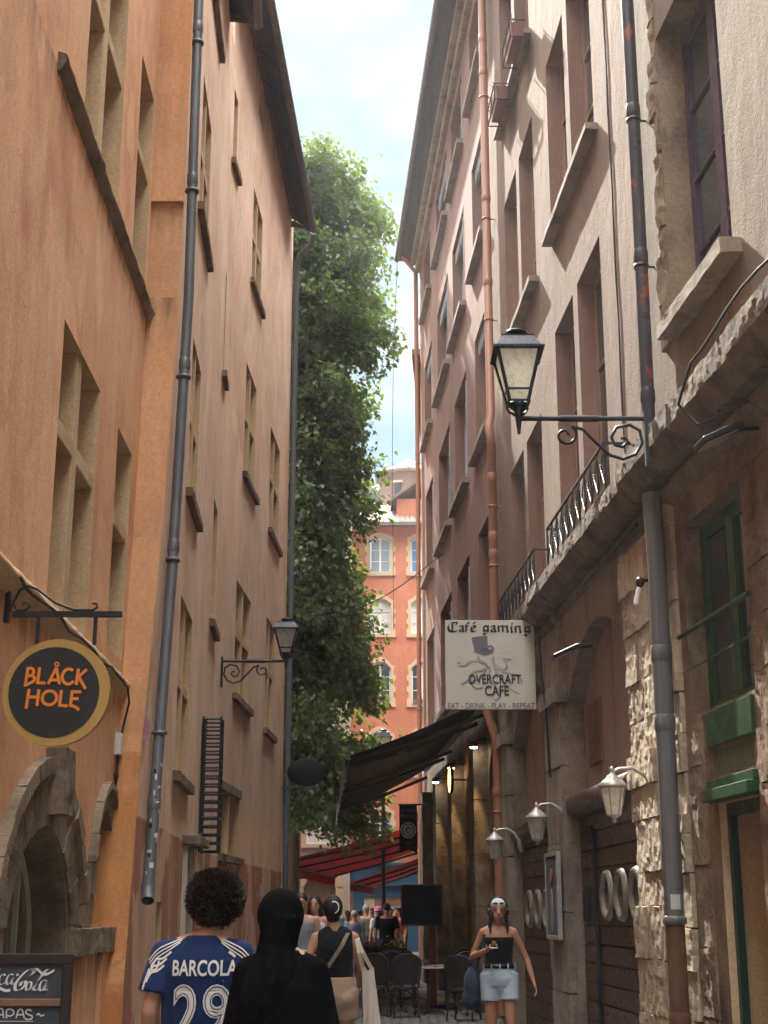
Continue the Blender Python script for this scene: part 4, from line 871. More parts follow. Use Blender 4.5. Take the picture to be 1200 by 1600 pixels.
bA = thing('house', 'pale pink house with a plum painted corner shop under the tree', 'house', (-7, 54, 0))
F3 = Face(50); oA = [op(-3.75, -3.15, 3.0, 3.75, .12), op(-3.9, -3.1, 5.6, 7.6, .2), op(-3.85, -3.2, .5, 2.1, .1), op(-6.5, -4.8, .3, 2.2, .1)]
mb = MB(); wallface(mb, F3, -12, -2.97, 0, 15, oA, M['r3'], M['trimstone']); mb.mat(M['r3']); mb.hexa([(-12, 50.6, 0), (-2.97, 50.6, 0), (-3.6, 58, 0), (-12, 58, 0), (-12, 50.6, 15), (-2.97, 50.6, 15), (-3.6, 58, 15), (-12, 58, 15)]); mb.quad((-2.97, 50, 0), (-2.97, 50.7, 0), (-2.97, 50.7, 15), (-2.97, 50, 15)); mb.build('wall', bA)
mb = MB(M['purpleshop'])
for a, b, c, d in ((-8, -3.9, 2.2, 3.0), (-3.9, -2.96, 2.15, 2.98), (-8, -3.76, 3.0, 4.25), (-3.14, -2.96, 2.98, 4.25), (-3.76, -3.14, 3.76, 4.25), (-3.19, -2.96, 0, 2.15), (-4.6, -3.86, 0, 2.15)): mb.wbox(F3, a, b, c, d, -.02, .06 + .002 * a)
mb.wbox(F3, -2.97, -2.9, 0, 4.25, -.6, .05); sh2 = mb.build('shopfront', bA, bevel=.01)
text('shop_lettering', 'DELHI', sh2, M['whitecloth'], (-4.1, 49.93, 2.75), (1, 0, 0), (0, 0, 1), (0, .85, 0, .36), .01)
mb = MB(M['trimstone']); mb.wbox(F3, -8, -2.8, 4.25, 4.42, -.02, .2); mb.wbox(F3, -8, -2.75, 4.42, 4.55, -.02, .32); mb.build('cornice', sh2)
for o in oA: window(F3, o, bA, M['white'] if o['z0'] > 2.5 else M['brownframe'], M['skyglass'] if o['z0'] > 2.5 else M['glass'], cols=2, rows=2)
mb = MB(M['tile']); mb.box((-7.5, 54, 15.15), (9.6, 9, .25)); mb.build('roof', bA)

bT = thing('tower', 'round pink stair tower with low tiled roof rising behind the vermilion house', 'tower', (1.35, 80, 0))
mb = MB(M['r3']); mb.lathe([(1.75, 0), (1.75, 26.3)], 10, (1.45, 80, 0), smooth=False, a0=.3); mb.build('wall', bT)
mb = MB(M['tile']); mb.lathe([(1.7, 26.15), (2.05, 26.2), (2.05, 26.35), (.02, 27.5)], 10, (1.45, 80, 0), smooth=False, a0=.3); mb.build('roof', bT)
mb = MB(M['glass']); mb.box((.80, 78.36, 25.1), (.36, .1, .85), Matrix.Rotation(R(-12), 3, 'Z')); wn = mb.build('window', bT)
mb = MB(M['trimstone']); mb.box((.80, 78.34, 25.6), (.55, .12, .12), Matrix.Rotation(R(-12), 3, 'Z')); mb.build('lintel', wn); mb = MB(M['trimstone']); mb.box((.80, 78.34, 24.62), (.55, .12, .1), Matrix.Rotation(R(-12), 3, 'Z')); mb.build('sill', wn)

# ------------------------------------------------------------------ round hanging sign, left
X_, Z_ = (1, 0, 0), (0, 0, 1)
sg = thing('hanging_sign', 'round black sign with gold rim and orange BLACK HOLE lettering', 'sign', (-2.05, 8.85, 2.6))
o0 = Vector((-2.055, 8.83, 2.925)); mb = MB(M['gold'])
disc(mb, (0, 0), .335, o0, X_, Z_, .0, n=64, th=.05); mb.build('rim', sg)
mb = MB(M['charcoal']); disc(mb, (-.012, .0), .285, o0, X_, Z_, .003, n=64); mb.build('face', sg)
def letters(mb, defs, w):
    for st in defs: ribbon(mb, st, w, o0, X_, Z_, .006, sm=1)
k = .335 / 520                                                 # strokes drawn in sign units, centre (520,640)
def S(pts): return [((x - 522) * k, (642 - y) * k) for x, y in pts]
def arc(cx, cy, rx, ry, a0, a1, n=18): return [(cx + rx * math.cos(R(a0 + (a1 - a0) * i / n)), cy - ry * math.sin(R(a0 + (a1 - a0) * i / n))) for i in range(n + 1)]
mb = MB(M['signorange']); w = 30 * k
mb2 = [[(238, 398), (222, 590)], [(238, 412)] + arc(262, 446, 34, 38, 80, -75, 10) + [(236, 484)], [(236, 486)] + arc(268, 516, 42, 34, 70, -60, 10) + [(222, 580)],
       [(352, 400), (340, 566)], [(335, 552), (420, 556)], [(515, 405), (445, 566)], [(515, 405), (556, 568)], [(470, 525), (548, 527)], arc(640, 492, 62, 74, 50, 325),
       [(732, 415), (718, 576)], [(815, 420), (730, 500)], [(735, 490), (812, 612)],
       [(262, 612), (246, 805)], [(358, 616), (350, 780)], [(256, 692), (352, 692)], arc(466, 700, 70, 68, 0, 360, 36), [(578, 624), (568, 782)], [(560, 772), (648, 776)],
       [(684, 628), (674, 785)], [(680, 640), (772, 642)], [(680, 706), (750, 708)], [(668, 772), (712, 784), (742, 800), (758, 822)]]
for st in mb2: ribbon(mb, S(st), w, o0, X_, Z_, .006, sm=1)
c_ = S([(517, 370)])[0]; disc(mb, c_, 27 * k, o0, X_, Z_, .006, r0=11 * k, n=24); mb.build('lettering', sg)
text('small_lettering', 'COMPTOIR', sg, M['faint'], o0, X_, Z_, (S([(390, 0)])[0][0], S([(575, 0)])[0][0], S([(0, 868)])[0][1], S([(0, 838)])[0][1]), .006)
text('small_lettering', 'FOR THE GOOD DRINK', sg, M['faint'], o0, X_, Z_, (S([(262, 0)])[0][0], S([(706, 0)])[0][0], S([(0, 936)])[0][1], S([(0, 896)])[0][1]), .006)
mb = MB(M['iron']); zb = 3.425; mb.box((-2.02, 8.85, zb), (.70, .035, .035)); mb.box((-2.405, 8.85, 3.5), (.03, .05, .26))
for x in (-2.2, -1.835): mb.box((x, 8.85, 3.32), (.022, .022, .18))
mb.tube([(-2.39, 8.85, 3.44), (-2.36, 8.85, 3.52), (-2.33, 8.85, 3.585), (-2.28, 8.85, 3.61), (-2.22, 8.85, 3.59), (-2.1, 8.85, 3.5), (-1.98, 8.85, 3.455), (-1.86, 8.85, 3.45), (-1.83, 8.85, 3.47), (-1.835, 8.85, 3.495), (-1.86, 8.85, 3.497)], .009, 8)
mb.tube([(-2.37, 8.85, 3.5), (-2.34, 8.85, 3.45), (-2.29, 8.85, 3.45), (-2.26, 8.85, 3.475), (-2.275, 8.85, 3.505), (-2.30, 8.85, 3.505), (-2.30, 8.85, 3.485)], .008, 8)
mb.build('bracket', sg)

# ------------------------------------------------------------------ square cafe sign, right
cs = thing('hanging_sign', 'square cream sign reading Café gaming with an octopus in a top hat', 'sign', (1.41, 18.6, 4.15))
YS = 18.6; o1 = Vector((.815, YS, 4.165)); mb = MB(M['signcream']); mb.box((1.41, YS + .03, 4.76), (1.19, .06, 1.19)); mb.build('board', cs, bevel=.004)
mb = MB(M['gutter']); 
for z in (5.33, 4.16): mb.box((2.08, YS + .03, z), (.20, .04, .03))
mb.build('bracket', cs)
def cp(x, y): return ((x - 103) / 925 * 1.19, (1055 - y) / 930 * 1.19 - 0.0)
def strokes(mb, lst, h=.003, **kw):
    for st in lst: ribbon(mb, [cp(*p) for p in st], kw.get('w', .02), o1, X_, Z_, h, **{q: v for q, v in kw.items() if q != 'w'})
mb = MB(M['ink']); nb = (42, .036)
bl = [[(215, 150), (175, 150), (142, 175), (133, 205), (150, 240), (195, 248), (232, 236)], [(180, 160), (178, 235)], [(228, 140), (222, 175)],
      [(252, 190), (285, 182), (290, 240), (300, 246)], [(288, 205), (255, 222), (258, 244), (288, 236)], [(322, 246), (322, 165), (338, 150), (352, 158)], [(306, 190), (346, 190)],
      [(378, 218), (420, 205), (405, 182), (376, 195), (376, 236), (396, 248), (424, 238)], 
      [(545, 190), (508, 186), (502, 235), (540, 240)], [(548, 180), (548, 255), (520, 278), (500, 262)], [(578, 192), (615, 184), (620, 240), (632, 250)], [(618, 208), (582, 224), (584, 248), (618, 240)],
      [(655, 185), (662, 250)], [(664, 192), (700, 184), (704, 252)], [(708, 194), (745, 186), (750, 250), (760, 254)], [(790, 188), (794, 250), (806, 256)],
      [(832, 190), (836, 256)], [(838, 196), (878, 188), (882, 252), (894, 258)], [(975, 200), (938, 196), (932, 244), (972, 250)], [(978, 190), (980, 268), (950, 292), (926, 274)]]
for st in bl: ribbon(mb, [cp(*p) for p in st], .02, o1, X_, Z_, .003, nib=nb, sm=1)
for st in ([(394, 168), (420, 138)], [(792, 172), (806, 154)]): ribbon(mb, [cp(*p) for p in st], .016, o1, X_, Z_, .003, sm=1)
mb.build('lettering', cs)
mb = MB(M['greyink']); P = lambda *q: mb.quad(*[o1 + Vector((cp(*p)[0], -.003, cp(*p)[1])) for p in q])
P((375, 315), (405, 450), (545, 425), (540, 295)); P((385, 458), (520, 500), (600, 470), (595, 430), (480, 440)); P((375, 315), (540, 295), (520, 288), (392, 304))
for c, r in (((500, 455), 42), ((568, 430), 40)): disc(mb, cp(*c), r * .00128, o1, X_, Z_, .005, r0=r * .0007, n=24)
mb.build('drawn_hat', cs)
mb = MB(M['paleink'])
ten = [[(440, 500), (455, 560), (520, 590), (545, 640), (540, 700)], [(600, 500), (590, 560), (610, 640), (640, 690)], [(520, 570), (440, 550), (350, 565), (300, 600), (240, 600), (225, 575), (250, 565)],
       [(540, 600), (480, 650), (390, 670), (350, 730), (360, 790), (420, 840), (480, 820)], [(590, 560), (640, 620), (710, 640), (730, 590), (700, 540), (720, 520)], [(620, 620), (700, 670), (790, 690), (860, 720), (880, 790)],
       [(560, 620), (560, 720), (590, 800), (640, 850), (650, 920), (610, 960), (580, 930)], [(520, 640), (430, 740), (330, 750), (260, 800)], [(640, 680), (760, 840), (850, 890)], [(715, 560), (745, 535), (780, 535)]]
for st in ten: ribbon(mb, [cp(*p) for p in st], .034, o1, X_, Z_, .0022, taper=True)
mb.mat(M['greyink'])
for st in ten: ribbon(mb, [(cp(*p)[0] + .012, cp(*p)[1] - .012) for p in st], .008, o1, X_, Z_, .0026)
mb.build('drawn_octopus', cs)
text('lettering', 'OVERCRAFT', cs, M['ink'], o1, X_, Z_, (*[cp(x, 0)[0] for x in (335, 880)], cp(0, 795)[1], cp(0, 695)[1]), .010, bold=.018)
text('lettering', 'CAFE', cs, M['ink'], o1, X_, Z_, (*[cp(x, 0)[0] for x in (503, 750)], cp(0, 918)[1], cp(0, 812)[1]), .010, bold=.018)
text('lettering', 'EAT - DRINK - PLAY - REPEAT', cs, M['greyink'], o1, X_, Z_, (*[cp(x, 0)[0] for x in (122, 1012)], cp(0, 1048)[1], cp(0, 990)[1]), .006, bold=.012)

# ------------------------------------------------------------------ street lanterns on scroll brackets
def lantern_parts(root, h, r, bulb=False):
    "four-sided lantern standing on z=0 of its root, h tall, r half width"
    a0 = math.pi / 4; q = math.sqrt(2)
    mb = MB(M['slate']); mb.lathe([(.35 * r * q, .135 * h), (.40 * r * q, .16 * h), (.92 * r * q, .70 * h), (1.1 * r * q, .705 * h), (1.1 * r * q, .73 * h), (.98 * r * q, .74 * h), (.70 * r * q, .87 * h), (.70 * r * q, .90 * h), (.52 * r * q, .905 * h)], 4, a0=a0, smooth=False)
    mb.v = mb.v[:]; mb2 = MB(M['slate'])
    mb2.lathe([(.92 * r * q, .695 * h), (1.12 * r * q, .70 * h), (1.12 * r * q, .725 * h), (.98 * r * q, .735 * h), (.72 * r * q, .865 * h), (.74 * r * q, .88 * h), (.55 * r * q, .90 * h), (.30 * r * q, .915 * h)], 4, a0=a0, smooth=False)
    mb2.lathe([(.28 * r, .91 * h), (.34 * r, .93 * h), (.50 * r, .955 * h), (.46 * r, .975 * h), (.2 * r, .995 * h), (.01, h)], 16)
    mb2.build('cap', root, True)
    fr = MB(M['slate']); lo, hi = .40 * r, .92 * r; z0, z1 = .14 * h, .70 * h
    for sx in (-1, 1):
        for sy in (-1, 1): fr.tube([(sx * lo, sy * lo, z0), (sx * hi, sy * hi, z1)], .016, 6)
    for zz in (z0 + .01, z0 + .24 * (z1 - z0)):
        t = (zz - z0) / (z1 - z0); e = lo + (hi - lo) * t; fr.tube([(-e, -e, zz), (e, -e, zz), (e, e, zz), (-e, e, zz)], .012, 6, closed=True, smooth=False)
    fr.lathe([(.10 * r, 0), (.3 * r, .02 * h), (.16 * r, .05 * h), (.34 * r, .10 * h), (.44 * r, .14 * h)], 12)
    for an in (45, 135, 225, 315):
        c, s_ = math.cos(R(an)), math.sin(R(an)); fr.tube([(.15 * r * c, .15 * r * s_, .04 * h), (.5 * r * c, .5 * r * s_, .07 * h), (.66 * r * c, .66 * r * s_, .13 * h), (.60 * r * c, .60 * r * s_, .18 * h)], .010, 5)
    fr.build('frame', root, True)
    gl = MB(M['frost'])
    for i in range(4):
        c, s_ = [(-1, -1), (1, -1), (1, 1), (-1, 1)][i], [(-1, -1), (1, -1), (1, 1), (-1, 1)][(i + 1) % 4]; e = .96
        gl.quad((c[0] * lo * e, c[1] * lo * e, z0), (s_[0] * lo * e, s_[1] * lo * e, z0), (s_[0] * hi * e, s_[1] * hi * e, z1), (c[0] * hi * e, c[1] * hi * e, z1))
    gl.build('glass', root, True)
def spiral(c, r0, r1, a0, turns, n=26, flip=1):
    return [(c[0] + flip * (r0 + (r1 - r0) * i / n) * math.cos(R(a0) + turns * 2 * math.pi * i / n), 0, c[1] + (r0 + (r1 - r0) * i / n) * math.sin(R(a0) + turns * 2 * math.pi * i / n)) for i in range(n + 1)]
def street_lantern(label, loc, arm, side, h, r):
    "side=+1: wall to the right of the lantern; arm = reach from the lantern axis to the wall"
    root = thing('street_lantern', label, 'lantern', loc, 0, 'street lanterns on scrolled wall brackets')
    lantern_parts(root, h, r)
    mb = MB(M['iron']); X = lambda x: side * x
    mb.tube([(X(-.02), 0, -.02), (X(arm), 0, -.02)], .022, 8); mb.tube([(X(arm * .32), 0, -.02), (X(arm * .62), 0, -.02)], .03, 8)
    mb.tube([(0, 0, .03), (0, 0, -.16)], [.035, .012], 8)
    mb.box((X(arm - .015), 0, -.2), (.03, .06, .5))
    def P(pts): return [(X(p[0]), p[1], p[2]) for p in pts]
    a = arm
    c1 = (a * .36, -.17); c2 = (a * .80, -.20)
    pts = spiral(c1, .025, .10, 0, 1.15)                                                        # inner scroll then the long S to the wall scroll
    mb.tube(P(pts), .013, 7); e = pts[-1]
    mb.tube(P([e, (a * .50, 0, -.12), (a * .60, 0, -.24), (a * .70, 0, -.35), (a * .80, 0, -.385), (a * .90, 0, -.34), (a * .955, 0, -.24), (a * .94, 0, -.13), (a * .86, 0, -.075), (a * .76, 0, -.10), (a * .715, 0, -.19), (a * .74, 0, -.26), (a * .80, 0, -.275), (a * .845, 0, -.23), (a * .82, 0, -.19), (a * .79, 0, -.20)]), .015, 7)
    mb.build('scroll_bracket', root, True); return root
street_lantern('large black street lantern beside the black drainpipe on the beige house', (1.154, 11.45, 5.69), 1.10, 1, .80, .195)
street_lantern('black street lantern in front of the tree on the left terracotta house', (-1.61, 23.0, 5.58), 1.06, -1, .70, .20)
# a third lantern on a post in the square, half hidden behind the black awning
rl = thing('street_lantern', 'far black street lantern on a post against the vermilion house', 'lantern', (-.02, 46, 6.35), 0, 'street lanterns on scrolled wall brackets')
lantern_parts(rl, .95, .26); mb = MB(M['iron']); mb.tube([(0, 0, .04), (0, 0, -4.2), (0, 0, -6.35)], [.05, .06, .11], 10); mb.build('post', rl, True)

# ------------------------------------------------------------------ small pale carriage lamps on the shutters
def wall_lamp(label, W, y, z, out=.36, s=1.0):
    p = W.p(y, z, out); root = thing('wall_lamp', label, 'lamp', p, math.atan2(W.n.y, W.n.x), 'pale carriage lamps beside the brown shutters')
    mb = MB(M['silver'])
    mb.lathe([(.012, -.21), (.03, -.19), (.015, -.175), (.05, -.15), (.065, -.135)], 12); mb.lathe([(.115, .10), (.135, .105), (.135, .125), (.10, .16), (.06, .19), (.055, .205), (.03, .22), (.02, .25), (.028, .265), (.012, .29), (.002, .295)], 12)
    for i in range(6):
        a = math.pi * i / 3; mb.tube([(.062 * math.cos(a), .062 * math.sin(a), -.14), (.115 * math.cos(a), .115 * math.sin(a), .11)], .007, 5)
    mb.build('cage', root, True)
    gl = MB(M['frost']); gl.lathe([(.055, -.14), (.105, .105)], 6, smooth=False); gl.build('glass', root, True)
    mb = MB(M['silver']); mb.tube([(-out, 0, .02), (-out + .04, 0, .10), (-out + .12, 0, .22), (-out * .45, 0, .28), (-.06, 0, .27), (0, 0, .235)], [.03, .028, .022, .018, .016, .014], 8); mb.tube([(-out + .005, 0, -.05), (-out + .03, 0, .03), (-out + .03, 0, .12), (-out + .005, 0, .16)], [.03, .045, .045, .03], 8); mb.build('arm', root, True)
    root.scale = (s, s, s); return root
wall_lamp('nearest pale carriage lamp on the sunlit rusticated pier', R2, 12.98, 2.575, .42)
wall_lamp('pale carriage lamp on the pilaster between the two brown shutters', R2, 17.28, 2.57, .40)
wall_lamp('pale carriage lamp beside the terracotta drainpipe past the shutters', R2, 21.0, 2.48, .40)
def floodlight(label, W, y, z, ang=0, sc=1.0):
    p = W.p(y, z, .30); root = thing('floodlight', label, 'lamp', p, math.atan2(W.n.y, W.n.x), 'slim black floodlights under the stone ledge'); root.scale = (sc,) * 3
    mb = MB(M['plastic']); Mx = Matrix.Rotation(R(25), 3, 'Y'); mb.box((.02, 0, 0), (.30, .26, .045), Mx); mb.box((-.10, 0, .05), (.14, .16, .05), Mx); mb.build('housing', root, True, bevel=.008)
    mb = MB(M['lampglass']); mb.box(Mx @ Vector((.03, 0, -.024)), (.25, .22, .006), Mx); mb.build('lens', root, True)
    mb = MB(M['plastic']); mb.tube([(-.30, 0, .08), (-.12, 0, .06)], .02, 8); mb.build('arm', root, True)
floodlight('black floodlight above the green window', R1, 9.85, 4.95, sc=1.0)
floodlight('black floodlight in the arch over the brown shutter', R2, 15.6, 4.38, sc=1.0)
cm = thing('security_camera', 'small white and black security camera by the grey drainpipe', 'camera', R1.p(12.55, 4.35, .2)); mb = MB(M['camwhite']); p = R1.p(12.55, 4.35, .22)
mb.box(p, (.04, .05, .17), Matrix.Rotation(R(12), 3, 'Y')); mb.build('housing', cm, bevel=.015); mb = MB(M['plastic']); mb.ell(p + Vector((.03, 0, .13)), (.04, .04, .05)); mb.tube([p + Vector((.03, 0, .15)), R1.p(12.55, 4.5, 0)], .018, 8); mb.build('mount', cm)
mf = thing('menu_case', 'narrow framed menu case with a red drink picture on the grey pilaster', 'menu case', R2.p(17.75, 1.2, .16)); mb = MB(M['silver'])
for a, b, c, d in ((17.33, 17.38, 1.28, 2.30), (18.12, 18.17, 1.28, 2.30), (17.38, 18.12, 1.28, 1.33), (17.38, 18.12, 2.25, 2.30)): mb.wbox(R2, a, b, c, d, .12, .175)
mb.build('frame', mf, bevel=.005); mb = MB(M['darkcloth']); mb.wbox(R2, 17.38, 18.12, 1.33, 2.25, .12, .165); mb.build('panel', mf)
mb = MB(M['redcloth']); mb.ell(R2.p(17.75, 2.02, .168), (.012, .16, .09)); mb.mat(M['silver']); mb.ell(R2.p(17.75, 1.62, .168), (.01, .12, .26)); mb.build('picture', mf)

# ------------------------------------------------------------------ flower boxes high on the right
def flower_box(label, y, seed):
    root = thing('flower_box', label, 'flower box', R2.p(y, 13.9, .25), 0, 'flower boxes hung on the high window ledge')
    mb = MB(M['terracotta']); mb.hexa([R2.p(y - .34, 13.9, .15), R2.p(y - .34, 13.9, .30), R2.p(y + .34, 13.9, .30), R2.p(y + .34, 13.9, .15), R2.p(y - .38, 14.12, .13), R2.p(y - .38, 14.12, .33), R2.p(y + .38, 14.12, .33), R2.p(y + .38, 14.12, .13)]); mb.build('trough', root)
    mb = MB(M['iron'])
    for z in (13.87, 14.15): mb.tube([R2.p(y - .4, z, .12), R2.p(y - .4, z, .35), R2.p(y + .4, z, .35), R2.p(y + .4, z, .12)], .012, 6, smooth=False)
    for d in (-.4, 0, .4): mb.tube([R2.p(y + d, 13.87, .35), R2.p(y + d, 14.15, .35)], .01, 5)
    mb.build('holder', root)
    mb = MB(M['oldstone']); rnd = random.Random(seed)
    for i in range(26):
        a = R2.p(y + rnd.uniform(-.34, .34), 14.11, rnd.uniform(.15, .31)); mb.tube([a, a + Vector((rnd.uniform(-.1, .1), rnd.uniform(-.1, .1), rnd.uniform(.03, .16)))], .006, 4)
    mb.build('dry_stems', root)
flower_box('nearer terracotta flower box hung on the high mauve window ledge', 18.35, 1); flower_box('farther terracotta flower box with trailing wire on the high mauve window ledge', 20.0, 2)

# ------------------------------------------------------------------ chalkboard at the left edge
cb = thing('chalkboard', 'grey framed menu board with white script lettering in front of the orange house', 'sign board', (-2.2, 8.5, 0))
xr, xl = -1.785, -2.62; mb = MB(M['boardframe'])
for a, b, c, d in ((xl, xr, 1.31, 1.37), (xl, xl + .055, .1, 1.31), (xr - .055, xr, .1, 1.31), (xl + .055, xr - .055, .1, .16)): mb.box(((a + b) / 2, 8.52, (c + d) / 2), (b - a, .05, d - c))
mb.box((-2.2, 8.75, .65), (.75, .03, 1.25), Matrix.Rotation(R(12), 3, 'X')); 
for x in (xl + .03, xr - .03): mb.box((x, 8.52, .05), (.05, .05, .1))
mb.mat(M['brownframe']); mb.box(((xl + xr) / 2, 8.515, 1.104), (xr - xl - .11, .045, .042)); mb.build('frame', cb, bevel=.006)
mb = MB(M['slateboard']); mb.box(((xl + xr) / 2, 8.525, 1.2175), (xr - xl - .11, .02, .185)); mb.box(((xl + xr) / 2, 8.525, .62), (xr - xl - .11, .02, .92)); mb.build('panel', cb)
oc_ = Vector((-1.785, 8.513, 0)); kk = .38 / 575 / 1.0
def cc(x, y): return ((x - 585) * .00073, 1.3703 - (y - 100) * .00069)
mb = MB(M['chalk']); nb = (38, .016)
def script(pts, w=.013, nib=None, sm=4): ribbon(mb, [cc(*p) for p in pts], w, oc_, X_, Z_, .004, nib=nib, sm=sm)
fat = (15, .019); mid = (20, .013)
# first word (its start is cut by the picture edge), then the second
script([(-130, 250), (-190, 235), (-240, 300), (-225, 370), (-170, 380), (-110, 330)], nib=fat)
script([(-100, 330), (-80, 300), (-50, 300), (-50, 350), (-90, 360), (-100, 330)], nib=mid)
script([(15, 225), (-5, 215), (-25, 260), (5, 265), (-15, 320), (-35, 340)], nib=mid)
script([(62, 275), (45, 262), (20, 290), (18, 335), (40, 345), (72, 320)], nib=mid)
script([(125, 270), (100, 262), (76, 300), (80, 340), (102, 338), (128, 285), (118, 330), (130, 345), (148, 325)], nib=mid)
script([(148, 268), (168, 268)], .012, sm=1)
script([(250, 275), (275, 262), (290, 235), (270, 222), (230, 235), (170, 300), (145, 355), (155, 390), (190, 385), (225, 345), (222, 318), (195, 325), (185, 355)], nib=fat)
script([(255, 320), (235, 345), (232, 385), (250, 390), (270, 360), (268, 328), (252, 322)], nib=mid)
script([(285, 385), (300, 350), (380, 240), (395, 228), (375, 232), (330, 300), (295, 375), (310, 392), (330, 375)], nib=mid)
script([(390, 315), (360, 312), (338, 350), (342, 388), (362, 388), (395, 318), (378, 375), (388, 392), (402, 380)], nib=mid)
script([(270, 235), (310, 225), (350, 258), (390, 262), (445, 232)], .014, nib=(80, .016))
script([(-60, 385), (-20, 370), (30, 375), (70, 392), (110, 390)], nib=(85, .016))
for st in ([(0, 610), (32, 540), (60, 540), (72, 608)], [(5, 585), (66, 580)], [(95, 610), (92, 545), (130, 540), (150, 565), (128, 590), (96, 588)], [(168, 608), (185, 545), (212, 545), (232, 608)], [(172, 582), (228, 580)],
           [(285, 550), (262, 540), (240, 560), (262, 580), (292, 590), (290, 612), (255, 618), (238, 608)], [(328, 585), (345, 572), (362, 590), (388, 580)], [(-60, 545), (-10, 545)], [(-35, 545), (-38, 612)]): script(st, .008, sm=3)
script([(-70, 632), (306, 632)], .004, sm=1); mb.build('lettering', cb)

# ------------------------------------------------------------------ awnings
def awning(label, name, wall_pts, front_pts, fab, arms, arm_m, val, group=None, base=None):
    "cloth between two points on the wall and the two ends of the front bar, with a valance and folding arms"
    a, b = [Vector(p) for p in wall_pts]; c, d = [Vector(p) for p in front_pts]
    root = thing(name, label, 'awning', base or a, 0, group)
    mb = MB(fab); nu, nv = 24, 14
    def f(u, v, o=0): 
        p = a.lerp(b, u).lerp(c.lerp(d, u), v); p.z -= .10 * math.sin(math.pi * v) * (.6 + .4 * math.sin(u * 9)) - o; return p
    mb.grid(f, nu, nv, True); mb.grid(lambda u, v: f(u, v, .008), nu, nv, True)
    for v in (0, 1): mb.grid(lambda u, w: f(u, v, .008 * w), nu, 1)
    for u in (0, 1): mb.grid(lambda v, w: f(u, v, .008 * w), nv, 1)
    cl = mb.build('canopy', root)
    mb = MB(fab); n = 60
    for o_ in (0, .006): mb.grid(lambda u, v: c.lerp(d, u) + Vector((-.03 - o_, .0, -.03 - val * v * (1 + .06 * math.sin(u * 40)))) + Vector((.02 * math.sin(u * 55) * v, 0, 0)), n, 3, True)
    mb.build('valance', root)
    mb = MB(arm_m); mb.tube([c - Vector((0, 0, .02)), d - Vector((0, 0, .02))], .04, 8); mb.build('front_bar', root)
    mb = MB(M['gutter']); mb.tube([a + Vector((.0, 0, .03)), b + Vector((.0, 0, .03))], .09, 10); mb.build('roller', root)
    for t in arms:
        w0 = a.lerp(b, t) - Vector((0, 0, .22)); w1 = c.lerp(d, t) - Vector((0, 0, .03)); e = w0.lerp(w1, .52) + Vector((0, -.12 * (1 if t > .5 else -1), -.05))
        mb = MB(arm_m); mb.tube([w0, e], .036, 8); mb.tube([e, w1], .03, 8); mb.ell(e, (.05, .05, .05)); mb.build('folding_arm', root)
    return root
awning('long black awning sloping out over the cafe terrace', 'black_awning', (R3.p(23.15, 5.0, .14), R3.p(35.0, 4.95, .14)), ((-.58, 23.2, 4.03), (-1.12, 35.2, 3.98)), M['blackfab'], (.03, .14, .5, .62, .97), M['stripefab'], .32, base=R3.p(29, 4.8, .1))
awning('large dark red awning reaching across towards the plum shop', 'red_awning', (R4.p(40.1, 4.05, .12), R4.p(51.0, 4.0, .12)), ((-2.93, 40.1, 2.93), (-1.66, 51, 2.80)), M['redfab'], (.05, .3, .6, .93), M['plastic'], .28, 'dark red awnings at the edge of the square', base=R4.p(45, 4, .1))
awning('small dark red awning in front of the blue shop', 'red_awning', (R4.p(51.7, 3.75, .12), R4.p(57.5, 3.7, .12)), ((-1.15, 51.7, 2.62), (-.3, 57.5, 2.55)), M['redfab'], (.08, .5, .92), M['plastic'], .26, 'dark red awnings at the edge of the square', base=R4.p(54, 3.7, .1))
# spotlights under the black awning
for i, (y, lab) in enumerate(((24.38, 'first lit spotlight under the black awning, nearest the drainpipe'), (27.98, 'second lit spotlight under the black awning'), (31.18, 'third lit spotlight under the black awning, farthest along'))):
    p = R3.p(y, 4.34, .27); sp_ = thing('spotlight', lab, 'spotlight', p, 0, 'lit spotlights along the arcade')
    mb = MB(M['plastic']); mb.lathe([(.075, -.03), (.075, .05), (.05, .07), (.02, .08)], 16); mb.tube([(0, 0, .07), (R3.p(y, 4.34, .05) - p) + Vector((0, 0, .12))], .014, 6); mb.build('housing', sp_, True)
    mb = MB(M['bulb']); mb.lathe([(.066, -.032), (.05, -.045), (.002, -.05)], 16); mb.build('lens', sp_, True)
    ld = bpy.data.lights.new('spot_beam', 'SPOT'); ld.energy = 45; ld.color = (1, .68, .30); ld.spot_size = R(24); ld.spot_blend = .6; ld.shadow_soft_size = .04
    lo = bpy.data.objects.new('spot_beam', ld); COL.objects.link(lo); lo.parent = sp_; lo.location = (0, 0, -.06); lo.rotation_euler = (R(7), 0, R(-4))
ag = thing('lit_sign', 'round amber lit sign on the arcade under the black awning', 'lit sign', R3.p(27.6, 4.0, .3)); mb = MB(M['amber']); nn = R3.n; rt = Vector((nn.y, -nn.x, 0))
mb2 = MB(M['plastic']); ct = R3.p(27.6, 4.05, .32); mb.lathe([(.001, .03), (.24, .03), (.24, .028)], 28, ct, nn.to_track_quat('Z', 'Y').to_matrix()); mb.lathe([(.24, -.03), (.001, -.03)], 28, ct, nn.to_track_quat('Z', 'Y').to_matrix())
mb.build('face', ag); mb2.lathe([(.242, -.03), (.265, -.03), (.265, .03), (.242, .03), (.242, -.03)], 28, ct, nn.to_track_quat('Z', 'Y').to_matrix()); mb2.tube([ct, R3.p(27.6, 4.05, .02)], .02, 6)
for z in (-.1, 0, .1): mb2.box(ct + Vector((0, 0, z)) + nn * .032, (.006, .22, .03))
mb2.build('rim', ag)
